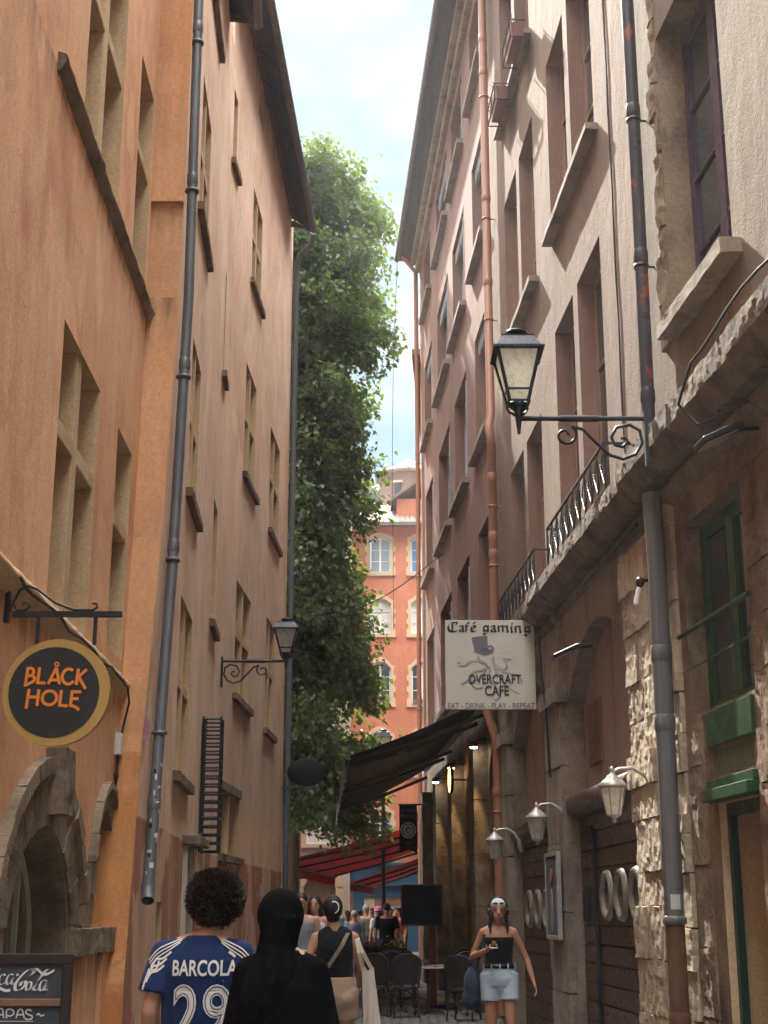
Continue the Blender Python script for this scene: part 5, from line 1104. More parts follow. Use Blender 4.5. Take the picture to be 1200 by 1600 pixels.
# black banner
bn = thing('banner', 'black vertical banner with a pale round crest hanging by the arcade end', 'banner', (.57, 34, 3.0)); mb = MB(M['tank'])
mb.grid(lambda u, v: Vector((.36 + .42 * u, 34 + .012 * math.sin(v * 7 + u * 3), 4.03 - (1.03 + .08 * abs(u * 2 - 1)) * v)), 10, 14, True); mb.build('cloth', bn)
mb = MB(M['iron']); mb.tube([(.34, 34, 4.04), (1.2, 34, 4.04)], .018, 8); mb.build('pole', bn)
ob = Vector((.57, 33.985, 3.45)); mb = MB(M['paleink']); disc(mb, (0, 0), .185, ob, X_, Z_, .004, r0=.15, n=36); disc(mb, (0, 0), .13, ob, X_, Z_, .004, r0=.07, n=18); disc(mb, (.01, -.01), .05, ob, X_, Z_, .004, n=8); mb.build('crest', bn)
text('lettering', 'Le Vieux', bn, M['greyink'], ob, X_, Z_, (-.17, .17, .42, .50), .006); text('lettering', 'Bistrot', bn, M['greyink'], ob, X_, Z_, (-.17, .17, .29, .38), .006); text('lettering', 'Terrasse', bn, M['greyink'], ob, X_, Z_, (-.08, .09, -.32, -.27), .006)
# oval sign on the far left corner
ov = thing('oval_sign', 'dark oval sign hanging in front of the tree by the far left corner', 'sign', LB.p(32.4, 4.3, .2)); mb = MB(M['iron']); c = Vector((-1.76, 32.4, 4.64))
mb.mats = [mat('matte_black_sign', (.008, .008, .008), .9)]; mb.lathe([(.001, -.025), (.41, -.025), (.43, 0), (.41, .025), (.001, .025)], 40, c, Matrix(((1, 0, 0), (0, 0, -1), (0, .72, 0)))); mb.build('board', ov); mb = MB(M['iron']); mb.tube([LB.p(32.4, 4.30, .0), (-1.45, 32.4, 4.30)], .018, 6); mb.build('bracket', ov)
# dark menu board on a red post
M['mattblack'] = mat('matte_black_board', (.007, .008, .009), .85)
bd = thing('menu_board', 'large black menu board on a dark red post on the terrace', 'menu board', (.67, 26, 0)); mb = MB(M['mattblack']); mb.box((.67, 26, 1.72), (.70, .05, .66)); mb.build('board', bd, bevel=.01)
mb = MB(M['boardframe'])
for q_, d_ in (((.67, 25.97, 2.06), (.74, .03, .03)), ((.67, 25.97, 1.38), (.74, .03, .03)), ((.31, 25.97, 1.72), (.03, .03, .65)), ((1.03, 25.97, 1.72), (.03, .03, .65))): mb.box(q_, d_)
mb.build('frame', bd); mb = MB(M['redstand']); mb.box((.86, 26.03, .7), (.12, .1, 1.38)); mb.box((.80, 26.03, .03), (.6, .5, .05)); mb.build('post', bd)
# wires
def cable(label, pts, r=.011):
    q = [Vector(p) for p in pts]; mb = MB(M['iron']); mb.tube(q, r, 6); o = mb.build('overhead_cable'); tag(o, label, 'cable', None); return o
a, b = R3.p(30.6, 9.3, .1), LB.p(32.5, 8.2, .1)
cable('thin black cable sagging across the street in front of the tree', [a.lerp(b, t) - Vector((0, 0, .45 * math.sin(math.pi * t))) for t in [i / 16 for i in range(17)]])
cable('thin wire hanging from the far right eave against the sky', [R3.p(37.6, 19.8, .62), R3.p(37.9, 17, .72), R3.p(38, 14, .75), R3.p(38, 9, .72)], .008)

# ------------------------------------------------------------------ terrace chairs and tables
def make_chair(label):
    root = thing('bistro_chair', label, 'chair', (0, 0, 0), 0, 'dark woven bistro chairs on the terrace')
    mb = MB(M['rattan']); mb.lathe([(.001, .43), (.20, .43), (.215, .445), (.20, .462), (.001, .458)], 20); mb.build('seat', root, True)
    mb = MB(M['rattan'])
    def bp(u, v):
        x = (u - .5) * .40; top = .90 + .045 * math.sqrt(max(0, 1 - (2 * u - 1) ** 2)); z = .50 + (top - .50 - .02) * v; return Vector((x * (.86 + .14 * v), -.19 - .09 * v - .03 * (1 - (2 * u - 1) ** 2), z))
    mb.grid(bp, 12, 10, True); mb.grid(lambda u, v: bp(u, v) + Vector((0, .012, 0)), 12, 10, True); bk = mb.build('backrest', root, True)
    mb = MB(M['rattan']); fr = [(-.185, -.18, .45), (-.20, -.21, .6), (-.215, -.25, .80)] + [(.215 * math.cos(R(180 - i * 18)), -.275, .82 + .14 * math.sin(R(i * 18))) for i in range(1, 10)] + [(.215, -.25, .80), (.20, -.21, .6), (.185, -.18, .45)]
    mb.tube(fr, .016, 8); mb.build('back_frame', bk, True)
    for sx in (-1, 1):
        for sy in (-1, 1): mb = MB(M['rattan']); mb.tube([(sx * .17, sy * .16, .44), (sx * .19, sy * .19, .2), (sx * .205, sy * .225, 0)], .014, 8); mb.build('leg', root, True)
    mb = MB(M['rattan']); mb.tube([(-.18, -.17, .26), (-.18, .17, .26), (.18, .17, .26), (.18, -.17, .26)], .009, 6, closed=True, smooth=False); mb.build('stretcher', root, True)
    return root
def make_table(label):
    root = thing('cafe_table', label, 'table', (0, 0, 0), 0, 'small round cafe tables on the terrace')
    mb = MB(M['tabletop']); mb.lathe([(.001, .71), (.33, .71), (.345, .72), (.33, .735), (.001, .735)], 28); mb.build('top', root, True)
    mb = MB(M['iron']); mb.tube([(0, 0, .71), (0, 0, .05)], .025, 10); mb.build('column', root, True)
    for i in range(3): mb = MB(M['iron']); a = R(90 + i * 120); mb.tube([(0, 0, .1), (.2 * math.cos(a), .2 * math.sin(a), .06), (.3 * math.cos(a), .3 * math.sin(a), .012)], .016, 6); mb.build('foot', root, True)
    return root
ch0 = make_chair('x'); tb0 = make_table('x')
CH = [(.33, 23.6, 8, 'nearest woven bistro chair with its back to the street'), (-.08, 23.9, -15, 'woven bistro chair just left of the nearest one'), (.12, 24.9, 5, 'woven bistro chair tucked in behind the front two'),
      (1.22, 22.9, -20, 'woven bistro chair beside the woman with headphones'), (1.45, 24.2, 200, 'woven bistro chair against the arcade behind the headphones woman'), (.05, 26.2, 10, 'woven bistro chair in the second row, left'),
      (.35, 26.9, -8, 'woven bistro chair in the second row in front of the board'), (1.35, 26.0, 160, 'woven bistro chair beside the red post'), (-.15, 28.2, 12, 'woven bistro chair in the third row, left'), (.15, 29.3, 190, 'woven bistro chair in the third row, turned to face the street'),
      (-.25, 30.6, 4, 'woven bistro chair in the fourth row, left'), (.2, 31.6, 175, 'woven bistro chair in the fourth row, turned round'), (-.35, 33.0, 0, 'farthest woven bistro chair by the crowd')]
for i, (x, y, a, lab) in enumerate(CH):
    o = ch0 if i == 0 else copy_tree(ch0); o.location = (x, y, 0); o.rotation_euler.z = R(a); o['label'] = lab
TB = [(.72, 24.4, 'round cafe table nearest the street, right of the front chair'), (1.05, 25.2, 'round cafe table with pale top beside the red post'), (.55, 27.6, 'round cafe table behind the black menu board'), (.3, 30.2, 'round cafe table with yellow flowers'), (-.15, 32.2, 'farthest round cafe table near the crowd')]
for i, (x, y, lab) in enumerate(TB):
    o = tb0 if i == 0 else copy_tree(tb0); o.location = (x, y, 0); o['label'] = lab
fp = thing('flower_pot', 'small pot of yellow green flowers on a terrace table', 'flower pot', (.3, 30.2, .735)); mb = MB(M['terracotta']); mb.lathe([(.05, 0), (.075, .12), (.07, .12), (.05, .1)], 14); mb.build('pot', fp, True)
M['flower'] = mat('yellow_flower_petals', (.55, .55, .05), .6); mb = MB(M['flower']); rnd = random.Random(2)
for i in range(60):
    p = Vector((rnd.gauss(0, .08), rnd.gauss(0, .08), .13 + abs(rnd.gauss(.08, .06)))); q = Vector((rnd.uniform(-1, 1), rnd.uniform(-1, 1), rnd.uniform(-.5, 1))).normalized() * .03; s_ = q.orthogonal().normalized() * .02; mb.quad(p - q, p + s_, p + q, p - s_)
mb.build('flowers', fp, True)

# ------------------------------------------------------------------ trees
M['leaf'] = mat('lime_leaf', (.03, .05, .02), .5); t = M['leaf'].node_tree; b = t.nodes['Principled BSDF']; b.inputs['Specular IOR Level'].default_value = .5
lc = ramp(t, tex_noise(t, .7, (1, 1, 1), 3, .6), [(.3, (.018, .032, .014)), (.7, (.038, .062, .022))]); lc = mixc(t, lc, ramp(t, tex_noise(t, 9, (1, 1, 1), 2, .5), [(.3, (.6,) * 3), (.7, (1.5,) * 3)]), 1, 'MULTIPLY'); t.links.new(lc, b.inputs['Base Color'])
tr = N(t, 'ShaderNodeBsdfTranslucent'); tr.inputs[0].default_value = (.20, .30, .04, 1); ms = N(t, 'ShaderNodeMixShader'); ms.inputs[0].default_value = .32
t.links.new(b.outputs[0], ms.inputs[1]); t.links.new(tr.outputs[0], ms.inputs[2]); t.links.new(ms.outputs[0], t.nodes['Material Output'].inputs[0])
M['bark'] = stone('grey_bark', (.10, .08, .06), (.16, .13, .10), (.04, .032, .025), 4)
def tree(label, base, H, prof, seed, nclump, leaf, z0=4.0, group=None):
    root = thing('tree', label, 'tree', base, 0, group); rnd = random.Random(seed)
    mb = MB(M['bark']); tr_pts = [(0, 0, 0), (.05, 0, 1), (.1, .1, 3), (0, 0, H * .3), (-.15, .1, H * .55), (.1, 0, H * .8), (0, 0, H * .93)]
    mb.tube(tr_pts, [.42, .34, .30, .24, .17, .09, .03], 12); mb.build('trunk', root, True)
    def rad(z):
        t = z / H
        for (a, ra), (b_, rb) in zip(prof, prof[1:]):
            if a <= t <= b_: return ra + (rb - ra) * (t - a) / (b_ - a)
        return 0
    lm = MB(M['bark']); lf = MB(M['leaf'])
    nb = max(20, nclump // 24)
    for bi in range(nb):
        z = z0 + (H - z0) * ((bi + rnd.random()) / nb) ** .95; an0 = bi * 2.399 + rnd.uniform(-.5, .5); R0 = rad(z) * rnd.choice((.45, .8, .92, 1.0, 1.03, 1.08)) * rnd.uniform(.9, 1.1)
        o_ = Vector((math.cos(an0), math.sin(an0), 0)); tip = o_ * R0 + Vector((0, 0, z)); root_ = Vector((0, 0, max(1.5, z - R0 * .35)))
        mid = root_.lerp(tip, .55) + Vector((0, 0, .35)); lm.tube([root_, mid, tip], [.07, .04, .01], 5)
        for ci in range(24):
            t_ = .25 + .85 * math.sqrt(rnd.random()); c = (root_.lerp(mid, t_ / .55) if t_ < .55 else mid.lerp(tip, (t_ - .55) / .45)); sp = .44 * (1.25 - .6 * min(t_, 1))
            c = c + Vector((rnd.gauss(0, sp), rnd.gauss(0, sp), rnd.gauss(0, sp * .6) - .25 * t_ * t_))
            ax = (o_ * .8 + Vector((rnd.uniform(-.6, .6), rnd.uniform(-.6, .6), rnd.uniform(-.9, .0)))).normalized(); L = rnd.uniform(.5, 1.0)
            nl = int(rnd.uniform(26, 50)); sd_ = ax.orthogonal().normalized(); sd2 = ax.cross(sd_); cs_ = rnd.uniform(.85, 1.1)
            for j in range(nl):
                u = rnd.random(); w = .24 * math.sin(math.pi * min(u * .9 + .12, 1)) + .04
                p = c + ax * (L * (u - .35)) + (sd_ * rnd.gauss(0, w) + sd2 * rnd.gauss(0, w)); p.z -= .28 * u * u * L
                s_ = leaf * cs_ * rnd.uniform(.65, 1.25); d = (ax * .5 + o_ * .2 + Vector((rnd.gauss(0, .5), rnd.gauss(0, .5), rnd.gauss(-.45, .45)))).normalized(); e = d.cross(Vector((rnd.gauss(0, .6), rnd.gauss(0, .6), 1))).normalized(); nn = d.cross(e) * .16 * s_
                lf.add([p, p + d * s_ * .35 + e * s_ * .42 - nn, p + d * s_, p + d * s_ * .35 - e * s_ * .42 - nn, p + d * s_ * .45], [(0, 1, 4), (1, 2, 4), (2, 3, 4), (3, 0, 4)])
    lm.build('limbs', root, True); lf.build('crown', root, True); return root
tr1 = tree('tall dense lime tree filling the gap behind the left corner', (-2.7, 39.5, 0), 24.0, [(.12, .9), (.17, 1.9), (.26, 2.25), (.35, 2.0), (.52, 1.95), (.66, 2.05), (.78, 2.2), (.87, 2.6), (.94, 2.1), (1.0, 1.5)], 3, 4000, .17, 4.2)
tree('lone side branch tree behind the tall lime, lighter crown', (-5.6, 44, 0), 20, [(.15, 1.5), (.3, 3.0), (.6, 3.2), (.85, 2.2), (1, .5)], 8, 420, .24, 4.0)
tr2 = tree('distant hillside tree beyond the vermilion roof', (-1.4, 100, 12), 20.5, [(.1, 2), (.4, 4), (.7, 4), (1, 1)], 5, 260, .5, 3.0)
g = MB(M['earth']); 
def hl(u, v):
    x, y = -140 + 280 * u, 96 + 120 * v; return Vector((x, y, -2 + 16 * min(1, v * 6) + 5 * noise.noise(Vector((x * .02, y * .02, 0))) + 10 * v))
g.grid(hl, 40, 20, True); structure(g.build('hill'))

# ------------------------------------------------------------------ people
def fuse(name, mb, voxel, parent, it=4, keep=None):
    "weld overlapping solids into one continuous surface"
    me = mb.mesh(name); o = bpy.data.objects.new(name, me); COL.objects.link(o)
    r = o.modifiers.new('r', 'REMESH'); r.mode = 'VOXEL'; r.voxel_size = voxel; r.use_smooth_shade = True
    s = o.modifiers.new('s', 'SMOOTH'); s.factor = .5; s.iterations = it
    dg = bpy.context.evaluated_depsgraph_get(); nm = bpy.data.meshes.new_from_object(o.evaluated_get(dg)); bpy.data.objects.remove(o)
    nm.materials.clear(); nm.materials.append(mb.mats[0]); nm.name = name
    nm.polygons.foreach_set('material_index', [0] * len(nm.polygons)); nm.polygons.foreach_set('use_smooth', [True] * len(nm.polygons))
    q = bpy.data.objects.new(name, nm); COL.objects.link(q); q.parent = parent; return q
MALE = [(.84, .160, .118), (.95, .168, .122), (1.05, .152, .108), (1.15, .158, .110), (1.28, .178, .120), (1.36, .180, .112), (1.41, .145, .092), (1.455, .072, .068)]
FEM = [(.82, .165, .118), (.91, .176, .128), (1.0, .152, .112), (1.08, .128, .096), (1.18, .136, .102), (1.27, .146, .116), (1.345, .148, .096), (1.395, .115, .076), (1.43, .058, .056)]
def rings(mb, prof, inf=0, n=28, c=(0, 0), fold=None):
    vs_ = []
    for k, (z, rx, ry) in enumerate(prof):
        for j in range(n):
            a = 2 * math.pi * j / n; m = 1 + (fold(a, z) if fold else 0)
            vs_.append((c[0] + (rx + inf) * m * math.cos(a), c[1] + (ry + inf) * m * math.sin(a), z))
    K = len(prof); fs = [(i * n + j, i * n + (j + 1) % n, (i + 1) * n + (j + 1) % n, (i + 1) * n + j) for i in range(K - 1) for j in range(n)]
    mb.add(vs_, fs + [list(range(n))[::-1], [(K - 1) * n + j for j in range(n)]], True)
def cutprof(prof, z0, z1):
    def at(z):
        for a, b in zip(prof, prof[1:]):
            if a[0] <= z <= b[0]: t = (z - a[0]) / (b[0] - a[0]); return (z, a[1] + (b[1] - a[1]) * t, a[2] + (b[2] - a[2]) * t)
        return (z,) + (prof[0][1:] if z < prof[0][0] else prof[-1][1:])
    return [at(z0)] + [p for p in prof if z0 < p[0] < z1] + [at(z1)]
def pose(sw=.185, **kw):
    J = dict(hd=(0, .01, 1.60), shR=(sw, -.01, 1.395), elR=(sw + .06, -.03, 1.11), wrR=(sw + .06, .05, .86), shL=(-sw, -.01, 1.395), elL=(-sw - .06, -.03, 1.11), wrL=(-sw - .06, .05, .86),
             hiR=(.092, 0, .90), knR=(.10, .02, .49), anR=(.10, -.03, .08), hiL=(-.092, 0, .90), knL=(-.10, .02, .49), anL=(-.10, -.03, .08)); J.update(kw); return {k: Vector(v) for k, v in J.items()}
def hand(mb, w, d, s, n, curl=35):
    d, s, n = d.normalized(), s.normalized(), n.normalized(); Mx = Matrix((s, d, n)).transposed()
    mb.ell(w + d * .048, (.037, .052, .017), Mx, 12, 8)
    for i, L in enumerate((.068, .076, .070, .054)):
        b = w + d * .088 + s * (.028 - .0185 * i); a = R(curl * .5 + 5 * i); p1 = b + (d * math.cos(a) + n * math.sin(a)) * L * .5; a2 = R(curl * 1.4 + 6 * i); p2 = p1 + (d * math.cos(a2) + n * math.sin(a2)) * L * .5
        mb.cap(b, p1, .0092, .0085, 8); mb.cap(p1, p2, .0085, .0070, 8)
    b = w + d * .025 + s * .030; p1 = b + (s * .75 + d * .6 + n * .25).normalized() * .036; p2 = p1 + (s * .25 + d * .9 + n * .35).normalized() * .032
    mb.cap(b, p1, .0125, .0105, 8); mb.cap(p1, p2, .0105, .0085, 8)
def bodymesh(root, J, prof, skin, vox=.011, yaw=0, arm=1.0):
    mb = MB(M[skin]); rings(mb, prof); H = J['hd']; Y = Matrix.Rotation(R(yaw), 3, 'Z'); hp = lambda x, y, z: H + Y @ Vector((x, y, z))
    mb.cap(Vector((0, -.012, 1.37)), H + Vector((0, -.02, -.07)), .062, .052)
    mb.ell(hp(0, -.008, .02), (.074, .094, .105), Y); mb.ell(hp(0, .022, -.045), (.058, .072, .068), Y); mb.ell(hp(0, .055, -.085), (.028, .03, .026), Y)
    mb.cap(hp(0, .088, .012), hp(0, .108, -.025), .010, .015, 8); mb.ell(hp(0, .088, -.062), (.025, .013, .011), Y, 10, 6); mb.ell(hp(.03, .078, .022), (.024, .014, .010), Y, 10, 6); mb.ell(hp(-.03, .078, .022), (.024, .014, .010), Y, 10, 6)
    for s in (-1, 1): mb.ell(hp(s * .075, -.01, -.005), (.012, .022, .032), Y, 10, 6)
    for s, k in ((1, 'R'), (-1, 'L')):
        sh, el, wr = J['sh' + k], J['el' + k], J['wr' + k]
        mb.cap(sh, el, .050 * arm, .040 * arm); mb.cap(el, el.lerp(wr, .35), .041 * arm, .040 * arm); mb.cap(el.lerp(wr, .35), wr, .040 * arm, .026 * arm); mb.ell(sh, (.050 * arm, .052 * arm, .054 * arm)); mb.cap(Vector((s * .03, -.016, 1.425)), sh + Vector((0, 0, .004)), .044 * arm, .045 * arm)
        d = (wr - el).normalized()
        if 'hn' + k in J: n = J['hn' + k]
        else: n = Vector((-s, 0, 0))
        n = (n - d * n.dot(d)).normalized(); sd_ = n.cross(d) * (1 if k == 'R' else -1) if 'hs' + k not in J else J['hs' + k]
        if 'hs' + k not in J and sd_.y < 0: sd_ = -sd_
        hand(mb, wr, d, sd_, n, 45 if 'hn' + k in J else 28)
        hi, kn, an = J['hi' + k], J['kn' + k], J['an' + k]
        mb.cap(hi, kn, .086, .055); mb.cap(kn, kn.lerp(an, .35), .053, .056); mb.cap(kn.lerp(an, .35), an, .056, .034)
        mb.cap(an + Vector((0, -.03, -.03)), an + Vector((0, .14, -.045)), .038, .030); mb.ell(an + Vector((0, .15, -.05)), (.042, .06, .028))
    return fuse('body', mb, vox, root, 3)
def face(root, J, yaw=0, brow='blackhair'):
    H = J['hd']; Y = Matrix.Rotation(R(yaw), 3, 'Z'); hp = lambda x, y, z: H + Y @ Vector((x, y, z))
    mb = MB(M['camwhite'])
    for s in (-1, 1): mb.mat(M['camwhite']); mb.ell(hp(s * .031, .081, .008), (.011, .007, .0045), Y, 10, 6); mb.mat(M['plastic']); mb.ell(hp(s * .031, .087, .008), (.006, .004, .006), Y, 8, 6)
    mb.build('eyes', root, True); mb = MB(M[brow])
    for s in (-1, 1): mb.ell(hp(s * .032, .088, .030), (.020, .006, .0045), Y, 8, 6)
    mb.build('eyebrows', root, True); mb = MB(M['lips']); mb.ell(hp(0, .098, -.060), (.023, .008, .0075), Y, 10, 6); mb.build('lips', root, True)
M['lips'] = mat('lips', (.36, .11, .09), .5)
def person(label, loc, rz, scale=1.0, group=None):
    o = thing('person', label, 'person', loc, R(rz), group); o.scale = (scale,) * 3; return o
def shoes(root, J, m):
    mb = MB(M[m])
    for k in 'RL':
        a = J['an' + k]; mb.cap(a + Vector((0, -.035, -.035)), a + Vector((0, .13, -.045)), .046, .040); mb.ell(a + Vector((0, .15, -.05)), (.048, .07, .034))
    fuse('shoes', mb, .012, root, 2)
def legs_cloth(name, mat_, J, prof, root, z1, f, inf, vox=.012, flare=1.0):
    "shorts or trousers: hips down to fraction f of the way along the leg (1 = knee, 2 = ankle)"
    mb = MB(M[mat_]); rings(mb, cutprof(prof, .84, z1), inf); mb.ell((0, 0, .84), (.10, .115 + inf, .10)); mb.ell((.085, -.035, .88), (.085, .095 + inf, .09)); mb.ell((-.085, -.035, .88), (.085, .095 + inf, .09))
    for k in 'RL':
        hi, kn, an = J['hi' + k], J['kn' + k], J['an' + k]; e = hi.lerp(kn, min(f, 1)); mb.cone(hi + Vector((0, 0, .06)), e, .094 + inf, (.094 - .034 * min(f, 1) + inf) * flare, 20); mb.ell(hi, (.094 + inf,) * 3)
        if f > 1: mb.cone(kn + Vector((0, 0, .02)), kn.lerp(an, f - 1), .062 + inf, (.05 + inf) * flare, 18)
    return fuse(name, mb, vox, root, 3)

# the young man in the navy football shirt
pm = person('young man with round curly afro in navy shirt printed BARCOLA 29, seen from behind', (-.88, 7.2, 0), -3, 1.03)
J = pose(.185, shR=(.185, -.01, 1.365), shL=(-.185, -.01, 1.365), hd=(.055, .03, 1.575), elL=(-.232, -.05, 1.11), elR=(.228, -.04, 1.11), wrL=(-.24, .06, .87), wrR=(.24, .06, .87)); bodymesh(pm, J, MALE[:4] + [(1.28, .172, .112), (1.335, .15, .098), (1.385, .105, .076), (1.44, .062, .060)], 'skin', .010, -38)
sp = [(.80, .185, .140), (.90, .188, .140), (1.02, .180, .132), (1.15, .184, .130), (1.28, .196, .134), (1.335, .192, .126), (1.37, .165, .112), (1.405, .122, .095), (1.448, .078, .078)]
mb = MB(M['jersey']); rings(mb, sp, .004, 40, fold=lambda a, z: .012 * math.sin(7 * a + z * 9) * max(0, 1.3 - z) * 2)
for s, k in ((1, 'R'), (-1, 'L')):
    sh, el = J['sh' + k], J['el' + k]; e = sh.lerp(el, .70); mb.cone(sh, e, .062, .080, 22); mb.ell(sh, (.062,) * 3); mb.cap(Vector((s * .075, -.015, 1.395)), sh, .05, .064)
js = fuse('shirt', mb, .0095, pm, 5)
bvh = BVHTree.FromPolygons([v.co.copy() for v in js.data.vertices], [list(p.vertices) for p in js.data.polygons])
def wrap(mbx, name, parent, lift=.004, dirv=(0, 1, 0), org=-1.0):
    me = mbx.mesh(name); bm = bmesh.new(); bm.from_mesh(me); bmesh.ops.triangulate(bm, faces=bm.faces)
    for _ in range(2): bmesh.ops.subdivide_edges(bm, edges=[e for e in bm.edges if e.calc_length() > .02], cuts=1)
    D = Vector(dirv)
    for v in bm.verts:
        h, n_, i_, d_ = bvh.ray_cast(v.co - D * 1.0, D)
        if h: v.co = h - D * lift
    bm.to_mesh(me); bm.free(); o = bpy.data.objects.new(name, me); COL.objects.link(o); o.parent = parent; return o
def flat_text(body, box, m, bold):
    c = bpy.data.curves.new('t', 'FONT'); c.body = body; c.offset = bold; c.resolution_u = 4; o = bpy.data.objects.new('t', c); COL.objects.link(o); dg = bpy.context.evaluated_depsgraph_get(); me = bpy.data.meshes.new_from_object(o.evaluated_get(dg)); bpy.data.objects.remove(o)
    xs = [v.co.x for v in me.vertices]; ys = [v.co.y for v in me.vertices]; x0, x1, y0, y1 = min(xs), max(xs), min(ys), max(ys); mb = MB(m)
    mb.add([(box[0] + (v.co.x - x0) / (x1 - x0) * (box[1] - box[0]), 0, box[2] + (v.co.y - y0) / (y1 - y0) * (box[3] - box[2])) for v in me.vertices], [list(p.vertices) for p in me.polygons]); return mb
wrap(flat_text('BARCOLA', (-.120, .180, 1.268, 1.340), M['jerseywhite'], .022), 'name_print', js)
wrap(flat_text('2', (-.112, .012, .985, 1.233), M['jerseywhite'], .03), 'number_print', js); wrap(flat_text('9', (.030, .156, .985, 1.233), M['jerseywhite'], .03), 'number_print', js)
def contour(body, box, off):
    "thin dark line drawn just inside the edge of a digit"
    c = bpy.data.curves.new('t', 'FONT'); c.body = body; c.offset = off; c.fill_mode = 'NONE'; c.resolution_u = 4; o = bpy.data.objects.new('t', c); COL.objects.link(o); dg = bpy.context.evaluated_depsgraph_get(); me = bpy.data.meshes.new_from_object(o.evaluated_get(dg)); bpy.data.objects.remove(o)
    P = [v.co.copy() for v in me.vertices]; x0, x1 = min(p.x for p in P), max(p.x for p in P); y0, y1 = min(p.y for p in P), max(p.y for p in P); mb = MB(M['jersey'])
    q = [(box[0] + (p.x - x0) / (x1 - x0) * (box[1] - box[0]), box[2] + (p.y - y0) / (y1 - y0) * (box[3] - box[2])) for p in P]
    for e in me.edges: ribbon(mb, [q[e.vertices[0]], q[e.vertices[1]]], .0042, (0, 0, 0), X_, Z_, 0, sm=1)
    return mb
wrap(contour('2', (-.102, .002, .995, 1.223), -.005), 'number_inline', js, .006); wrap(contour('9', (.040, .146, .995, 1.223), -.005), 'number_inline', js, .006)
def stripe(pts, w, name):
    mb = MB(M['jerseywhite']); ribbon(mb, pts, w, (0, 0, 0), X_, Z_, 0, sm=6); return wrap(mb, name, js, .004)
for s in (-1, 1):
    for i in range(3): stripe([(s * (.085 + .006 * i), 1.437 - .010 * i), (s * (.14), 1.415 - .014 * i), (s * .20, 1.385 - .018 * i), (s * (.245 - .008 * i), 1.335 - .012 * i)], .0055, 'shoulder_stripe')
for pts in ([(-.135, 1.375), (-.175, 1.345), (-.205, 1.34), (-.228, 1.30)], [(-.155, 1.345), (-.19, 1.315), (-.215, 1.31), (-.24, 1.27)], [(-.165, 1.315), (-.195, 1.29), (-.225, 1.28), (-.245, 1.24)], [(-.235, 1.30), (-.25, 1.25), (-.262, 1.20), (-.285, 1.165)], [(-.19, 1.335), (-.2, 1.30), (-.222, 1.292)]): stripe(pts, .009, 'sleeve_print')
stripe([(.135, 1.375), (.155, 1.362), (.165, 1.352)], .012, 'sleeve_print')
legs_cloth('shorts', 'darkcloth', J, MALE, pm, .95, .9, .022, .014); shoes(pm, J, 'whitecloth')
H = J['hd']; mb = MB(M['hair']); hc = H + Vector((-.005, -.025, .045)); rnd = random.Random(11)
mb.ell(hc, (.112, .118, .108)); mb.ell(hc + Vector((0, -.03, -.05)), (.09, .085, .085))
for i in range(5200):
    v = Vector((rnd.gauss(0, 1), rnd.gauss(0, 1), rnd.gauss(0, 1))).normalized()
    lump = 1 + .07 * noise.noise(v * 3.1) + .05 * noise.noise(v * 7)
    if v.z < -.55 and v.y > -.1: continue
    p = hc + Vector((v.x * .126, v.y * .130, v.z * (.122 if v.z > 0 else .135))) * lump * rnd.uniform(.84, 1.0)
    ax = (v + Vector((rnd.gauss(0, .6), rnd.gauss(0, .6), rnd.gauss(0, .6)))).normalized(); u = ax.orthogonal().normalized(); w_ = ax.cross(u); rr = rnd.uniform(.005, .010); pts = []
    for k in range(8): a = k * 1.15 + i; pts.append(p + ax * (.0038 * k) + (u * math.cos(a) + w_ * math.sin(a)) * rr)
    t_ = rnd.uniform(.0012, .002)
    mb.add([q for c in pts for q in (c - ax * t_, c + ax * t_)], [(2 * k, 2 * k + 1, 2 * k + 3, 2 * k + 2) for k in range(7)], True)
mb.build('hair', pm, True)
mb = MB(M['gold']); mb.tube([(.066 * math.cos(a) + .01, .068 * math.sin(a) - .012, 1.462 + .012 * math.sin(a)) for a in [2 * math.pi * i / 28 for i in range(28)]], .0022, 6, closed=True); mb.build('necklace', pm, True)

b_ = M['blackcloth'].node_tree.nodes['Principled BSDF']; b_.inputs['Sheen Weight'].default_value = 0; b_.inputs['Specular IOR Level'].default_value = .06
# the woman in black hijab and abaya
pw = person('woman in plain black hijab and loose black robe, seen from behind', (-.46, 6.7, 0), -6, 1.0)
J = pose(.15, shR=(.15, -.01, 1.34), shL=(-.15, -.01, 1.34), hd=(.0, .02, 1.565), elR=(.190, .0, 1.10), wrR=(.185, .10, .88), elL=(-.190, .0, 1.10), wrL=(-.185, .10, .88)); bodymesh(pw, J, FEM, 'skinlight', .012, -40)
fo = lambda a, z: (.018 + .03 * max(0, 1.1 - z)) * math.sin(9 * a + 2.2 * math.sin(z * 3)) + .012 * math.sin(17 * a - z * 6)
mb = MB(M['blackcloth']); rings(mb, [(.04, .30, .26), (.4, .27, .22), (.8, .24, .18), (1.05, .225, .165), (1.2, .215, .15), (1.28, .205, .14), (1.34, .165, .12), (1.40, .12, .10), (1.44, .085, .085)], 0, 72, fold=fo)
for s, k in ((1, 'R'), (-1, 'L')):
    sh, el, wr = J['sh' + k], J['el' + k], J['wr' + k]; mb.cap(sh, el, .068, .078, 18); mb.cone(el, wr + (wr - el) * .1, .078, .095, 18); mb.cap(Vector((s * .05, 0, 1.385)), sh, .06, .069)
fuse('robe', mb, .011, pw, 4)
H = J['hd']; mb = MB(M['blackcloth']); Yw = Matrix.Rotation(R(-40), 3, 'Z')
mb.ell(H + Yw @ Vector((0, -.018, .022)), (.097, .116, .120), Yw, 24, 16)
def hring(z, cx, cy, rx, ry): return (z, cx, cy, rx, ry)
